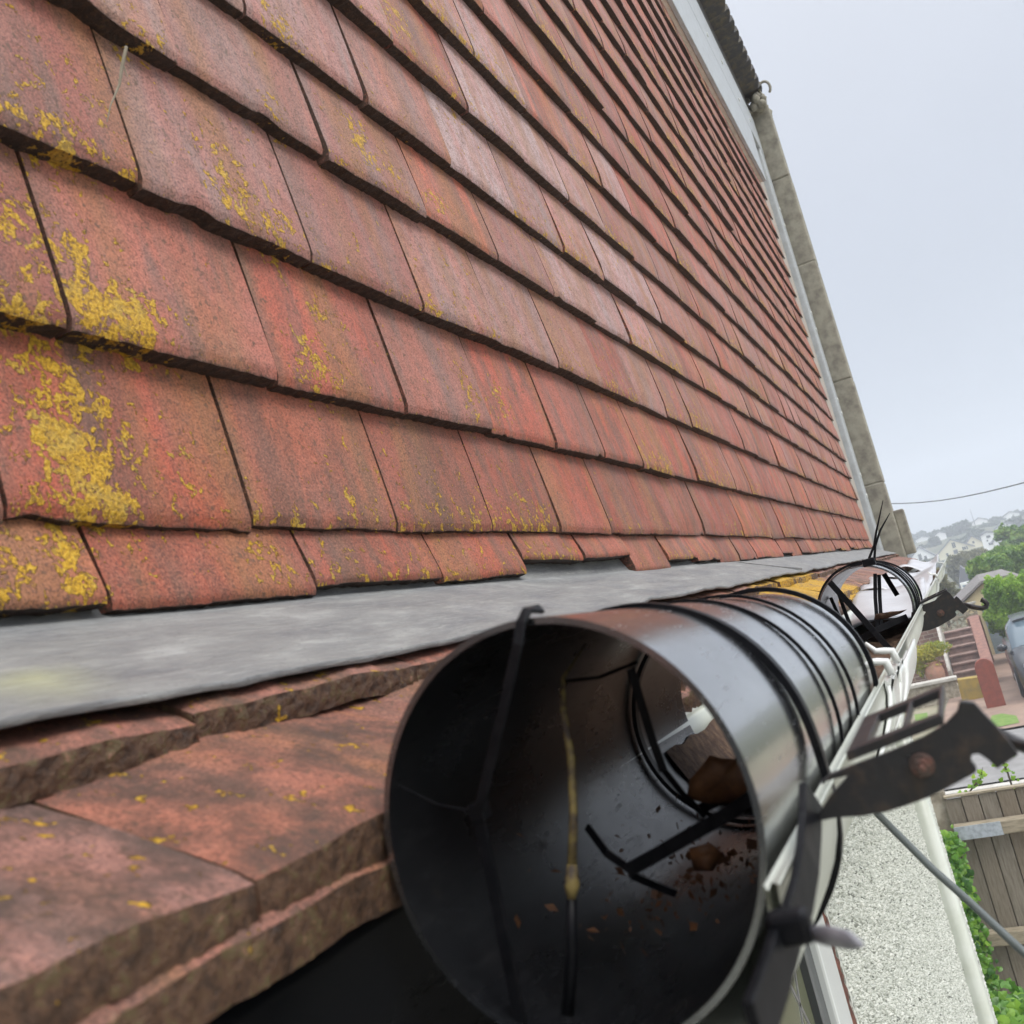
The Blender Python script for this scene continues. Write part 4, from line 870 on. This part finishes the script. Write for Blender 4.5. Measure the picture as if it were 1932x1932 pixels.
for sx in (0, 1):
    for wy in (.75, 3.2):
        x0_ = .0 if sx == 0 else 1.52; c_ = np.array([bx+(x0_)*K, by+wy*K, GZ0+.31*K]); wl = MB()
        wl.tube([c_+[-.03*K, 0, 0], c_+[0, 0, 0], c_+[.18*K, 0, 0], c_+[.2*K, 0, 0]], [.27*K, .31*K, .31*K, .27*K], 24); wo = wl.build('wheel', M['tyre'], car, smooth=False)
        rm = MB(); rm.tube([c_+([-.035*K, 0, 0] if sx == 0 else [.2*K, 0, 0]), c_+([-.02*K, 0, 0] if sx == 0 else [.215*K, 0, 0])], .2*K, 16); rm.build('rim', M['alloy'], wo)
    c_ = np.array([bx+(-.10 if sx == 0 else 1.82)*K, by+1.3*K, GZ0+.98*K]); g = MB(); g.tube([c_+[-.09*K, 0, 0], c_, c_+[.10*K, 0, -.02*K]], [.05*K, .09*K, .03*K], 10); g.build('door_mirror', M['carpaint'], car, smooth=True)
    c_ = np.array([bx+(.25 if sx == 0 else 1.45)*K, by+.06*K, GZ0+.62*K]); g = MB(); g.tube([c_+[0, 0, 0], c_+[0, .1*K, 0]], [.08*K, .12*K], 12); g.build('headlight', M['alloy'], car, smooth=True)
# ---- side fence with ivy
YF = 17.4
fe = empty('fence', (0, YF, GZ0), 'weathered close boarded timber fence with pale rails at lower right', 'fence')
fz = -3.985; g = MB(); x = -.30; k = 0
while x < 7:
    wd = .255+.02*rng.random(); br_ = rng.random(); g.box((x, YF+(.0 if k % 2 else .012), GZ0), (x+wd-.016, YF+.04+(.0 if k % 2 else .012), fz+rng.normal(0, .008)), brand=br_); x += wd; k += 1
g.build('board_panel', M['fence'], fe)
g = MB(); g.box((-.29, YF+.06, GZ0), (7, YF+.085, fz-.02)); g.build('backing', M['bark'], fe)  # dark panel added behind the boards so the gaps stay dark
for zr_, mk in ((-4.50, 'rail'), (-6.17, 'rail'), (-7.9, 'rail')):
    g = MB(); g.plate([(-.27, YF-.17, zr_-.10), (-.27, YF-.17, zr_+.10), (-.27, YF-.01, zr_+.12), (-.27, YF-.01, zr_-.10)][::-1], (7.2, 0, 0)); g.build('rail', M[mk], fe, bevel=.01)
g = MB(); g.box((-.275, YF-.182, -4.605), (.42, YF-.172, -4.395)); g.build('metal_strap', M['galv'], fe)
g = MB(); g.box((-.60, YF+.06, GZ0), (-.28, YF+.4, fz+.12)); g.build('fence_post', M['copingstone'], fe, bevel=.02)
g = MB(); g.box((-.3, YF-.02, fz+.012), (7, YF+.09, fz+.05)); g.build('capping', M['rail'], fe, bevel=.008)
iv = empty('ivy', (-.5, YF-.5, GZ0), 'green ivy climbing the narrow gap between the pale pier and the fence', 'plant')
g = MB(); cs = []
for k in range(26):
    f_ = k/25; pxx = 1788+f_*85+rng.normal(0, 4); pyy = 1585+f_*330; q = at(pxx, pyy, YF-.35); cs.append((q[0], q[1], q[2], .13+.06*f_, .18, .16))
def ivyleaves(cs, n, size, seed):
    r = np.random.default_rng(seed); g = MB(); cs = np.array(cs); idx = r.integers(0, len(cs), n)
    shape = np.array([(0, -.9), (.5, -.7), (.95, -.15), (.55, .1), (.45, .5), (0, 1.), (-.45, .5), (-.55, .1), (-.95, -.15), (-.5, -.7)])
    for i in range(n):
        c_ = cs[idx[i]]; p = c_[:3]+r.normal(size=3)*c_[3:6]*.6; nr = np.array([.25, -1, .55])+r.normal(size=3)*.45; nr /= np.linalg.norm(nr)
        a = np.cross(nr, r.normal(size=3)); a /= np.linalg.norm(a); b_ = np.cross(nr, a); s = size*(.6+.7*r.random())
        V = p+shape[:, :1]*a*s+shape[:, 1:]*b_*s; V = np.vstack([V, [p+nr*s*.18]]); n_ = len(shape)
        g.add(V, [(j, (j+1) % n_, n_) for j in range(n_)], lv=np.full(n_+1, np.clip(r.normal(.5, .28), 0, 1)))
    return g
ivyleaves(cs, 900, .058, 3).build('foliage', M['ivyleaf'], iv)
g = MB()
for q in range(3): g.tube([at(1795+q*6, 1575, YF-.2), at(1815+q*5, 1680, YF-.2), at(1840+q*6, 1790, YF-.2), at(1872+q*4, 1930, YF-.2)], .012, 5)
g.build('stem', M['bark'], iv)
bu = empty('bush', (1.2, YF-2.2, GZ0), 'bright leafy bush at the foot of the fence in the bottom right corner', 'plant')
cs = []
for k in range(22):
    q = at(1880+rng.random()*110, 1885+rng.random()*120, YF-1.6-rng.random()*1.2); cs.append((q[0], q[1], q[2], .28, .3, .2))
ivyleaves(cs, 1000, .11, 8).build('foliage', M['ivyleaf'], bu)
g = MB()
for k in range(7): q = cs[k*3]; g.tube([(q[0]*.5+.6, q[1], GZ0), (q[0], q[1], q[2]-.2), (q[0]+.05, q[1], q[2])], [.03, .02, .008], 5)
g.build('stem', M['bark'], bu)
def sprig(pts, label, seed, n):
    P = [at(a, b_, YF+.9) for a, b_ in pts]; th = empty('wild_sprig', P[0], label, 'plant', 'sprigs showing above the fence')
    g = MB(); g.tube(P, [.016]*(len(P)-1)+[.005], 5); g.build('stem', M['bark'], th)
    cs = [(*(P[i]*(1-f_)+P[i+1]*f_), .10, .05, .06) for i in range(len(P)-1) for f_ in (.2, .7)]
    ivyleaves(cs, n, .05, seed).build('leaves', M['hedgeleaf'], th)
sprig([(1822, 1505), (1838, 1482), (1850, 1470), (1854, 1448)], 'thin leafy sprig poking above the left end of the fence top', 31, 16)
sprig([(1912, 1492), (1902, 1460), (1890, 1432), (1880, 1415)], 'taller reddish stemmed sprig above the fence top nearer the right edge', 32, 22)
# soil at the fence foot
sheet_z('garden_path', 'kerbm', [(-20, -5), (20, -5), (20, 17.3), (-20, 17.3)], GZ0+.03)
# ---- hillside houses
def gable(px, py_ap, py_eave, py_base, hw_px, Y, mk, label, off=0, extra=()):
    ap = at(px, py_ap, Y); hw = hw_px*Y/F; ez = at(px, py_eave, Y)[2]; bz = at(px, py_base, Y)[2]; x = ap[0]; dep = hw*1.8
    th = empty('hillside_house', (x, Y, bz), label, 'house', 'pale gabled houses on the far hillside')
    g = MB(); g.plate([(x-hw, Y, bz-4), (x-hw, Y, ez), (x+off*hw, Y, ap[2]), (x+hw, Y, ez), (x+hw, Y, bz-4)], (0, dep, 0)); g.build('wall', M[mk], th)
    g = MB(); e_ = .12*hw
    for sg in (-1, 1):
        g.plate([(x+sg*(hw+e_), Y-.5, ez-e_*.6), (x+off*hw, Y-.5, ap[2]+.1), (x+off*hw, Y-.5, ap[2]+.7), (x+sg*(hw+e_), Y-.5, ez-e_*.6+.7)], (0, dep+1, 0))
    g.build('roof', M['greyroof'], th)
    for (u, v_, ww, hh) in extra:
        z_ = bz+(ap[2]-bz)*v_; g = MB(); g.box((x+u*hw-ww*hw, Y-.25, z_-hh*hw), (x+u*hw+ww*hw, Y-.05, z_+hh*hw)); g.build('window', M['darkglass'], th)
gable(1733, 1033, 1056, 1062, 21, 560, 'whitehouse', 'small white gabled house at the left end of the hillside row', extra=((-.1, .35, .12, .25), (.3, .25, .1, .12)))
gable(1796, 1018, 1040, 1056, 28, 520, 'creamhouse', 'wide cream gabled house in the middle of the hillside, darker windows', off=-.1, extra=((-.05, .7, .04, .16), (.05, .7, .04, .16), (.0, .35, .12, .12), (.45, .42, .04, .1), (.56, .42, .05, .08), (.68, .42, .03, .1), (-.5, .3, .06, .1)))
gable(1833, 1012, 1026, 1036, 13, 545, 'creamhouse', 'narrow cream gable just right of the wide cream house', extra=((0, .5, .12, .16),))
gable(1862, 1004, 1008, 1040, 11, 500, 'whitehouse', 'tall narrow white block between the cream gable and the white gable with round window', extra=((0, .75, .28, .18), (0, .35, .28, .18), (-.3, .55, .12, .1)))
e1 = gable(1898, 999, 1018, 1032, 25, 470, 'whitehouse', 'white gabled house with a round attic window near the right edge', off=-.25, extra=((.3, .35, .1, .07), (-.3, .2, .1, .1)))
q = at(1892, 1007, 469); g = MB(); g.tube([q, q+[0, -.4, 0]], 5.5*470/F, 16); g.build('round_window', M['darkglass'], bpy.data.objects['hillside_house.004'])
gable(1893, 987, 994, 998, 15, 600, 'whitehouse', 'half timbered white gable uphill of the round windowed house', extra=((-.3, .5, .03, .2), (0, .5, .03, .4), (.3, .5, .03, .2)))
gable(1772, 1004, 1009, 1014, 9, 690, 'whitehouse', 'tiny faint white house high on the hillside left of centre')
gable(1846, 978, 984, 990, 12, 760, 'whitehouse', 'faint pale house on the skyline beside the mast')
gable(1905, 966, 972, 980, 13, 780, 'whitehouse', 'faint pale house on the skyline near the right edge')
gable(1738, 1013, 1017, 1022, 12, 760, 'whitehouse', 'faint long pale house at the left end of the skyline')
# hillside trees: individual crowns
hill = [(1760, 1003, 1022, 12, 800), (1742, 1008, 1024, 12, 790), (1722, 1016, 1040, 12, 760), (1800, 985, 1016, 22, 700), (1812, 984, 1024, 18, 690), (1780, 994, 1018, 16, 720), (1842, 990, 1022, 13, 620), (1850, 1000, 1030, 10, 600), (1764, 1012, 1034, 9, 640), (1752, 1022, 1048, 16, 650), (1815, 1012, 1034, 14, 600), (1870, 985, 1003, 14, 700), (1922, 972, 1004, 18, 620), (1885, 974, 990, 14, 780), (1860, 980, 995, 10, 800), (1930, 960, 985, 14, 800),
        (1720, 1040, 1066, 18, 600), (1700, 1030, 1062, 16, 700), (1745, 1052, 1080, 20, 480), (1775, 1058, 1080, 16, 430), (1850, 1040, 1062, 16, 430), (1822, 1046, 1076, 16, 400), (1910, 1012, 1040, 26, 420), (1940, 990, 1020, 20, 560), (1730, 1004, 1022, 14, 900)]
desc = ['dark rounded', 'broad blue grey', 'small faint', 'tall dark', 'low spreading', 'pale misty']
hl = ['behind the faint left house', 'beside the faint left house', 'left of the faint left house', 'topping the slope above the cream house', 'directly behind the cream gabled house', 'left of the dark wood above the cream house', 'below the radio mast', 'beside the narrow cream gable', 'between the white and cream gables', 'above the small white gabled house', 'between the two cream gables', 'right of the radio mast', 'above the half timbered gable', 'under the right skyline house', 'left of the right skyline house', 'at the edge of the picture', 'nearest the end wall of the near house', 'partly hidden by the end wall', 'below the small white gabled house', 'left below the wide cream house', 'right below the tall white block', 'right below the wide cream house', 'in front of the round windowed house', 'cut by the picture edge', 'faintest, above the end wall']
for i, (px, a, b_, hw, Y) in enumerate(hill):
    tree(px, a, b_+4, hw*1.25, Y, 'darkleaf', 1500, .9*Y/700, f'{desc[i % 6]} hazy hillside tree {hl[i]}', 'tree', 'hillside_tree', 'trees scattered over the far hillside', lumps=7, seed=50+i, trunk=True)
g = MB(); b0 = at(1838, 985, 760); b1 = at(1834, 960, 760); g.tube([b0-[0, 0, 6], b0, (b0[0], b0[1], b1[2])], [.35, .25, .12], 6); tag(g.build('radio_mast', M['greyroof'], base=b0), 'thin mast standing on the misty skyline', 'mast')
# overhead wire
g = MB(); wa = at(1640, 950, 60.); wb = at(1950, 906, 45.); n_ = 14; g.tube([wa*(1-f_)+wb*f_-np.array([0, 0, .35*math.sin(math.pi*f_)]) for f_ in np.linspace(-.25, 1.4, n_)], .028, 5)
tag(g.build('overhead_wire', M['cable'], base=wa), 'single overhead wire crossing the grey sky at right', 'wire')
# thin dry straw hanging from a tile
g = MB(); g.tube([atx(238, 88, .08), atx(230, 125, .07), atx(225, 160, .065), atx(208, 200, .06), atx(202, 230, .055)], [.0028, .003, .0022, .0012, .0008], 5)
g.tube([atx(232, 120, .07), atx(240, 145, .07)], [.0015, .0008], 5)
tag(g.build('straw', M['copingstone'], base=atx(238, 88, .08)), 'pale dry straw hanging from a tile edge at upper left', 'straw')
# ---------------------------------------------------------------- haze
hz = MB(); hz.box((-1000, -200, -20), (1000, 1600, 120)); m = bpy.data.materials.new('haze'); m.use_nodes = True; t = m.node_tree; t.nodes.remove(t.nodes['Principled BSDF'])
pv = N(t, 'ShaderNodeVolumePrincipled', ins={'Color': (.86, .91, 1., 1), 'Density': .0025}); t.links.new(pv.outputs[0], t.nodes['Material Output'].inputs['Volume'])
o = hz.build('haze', m); tag(o, kind='stuff')
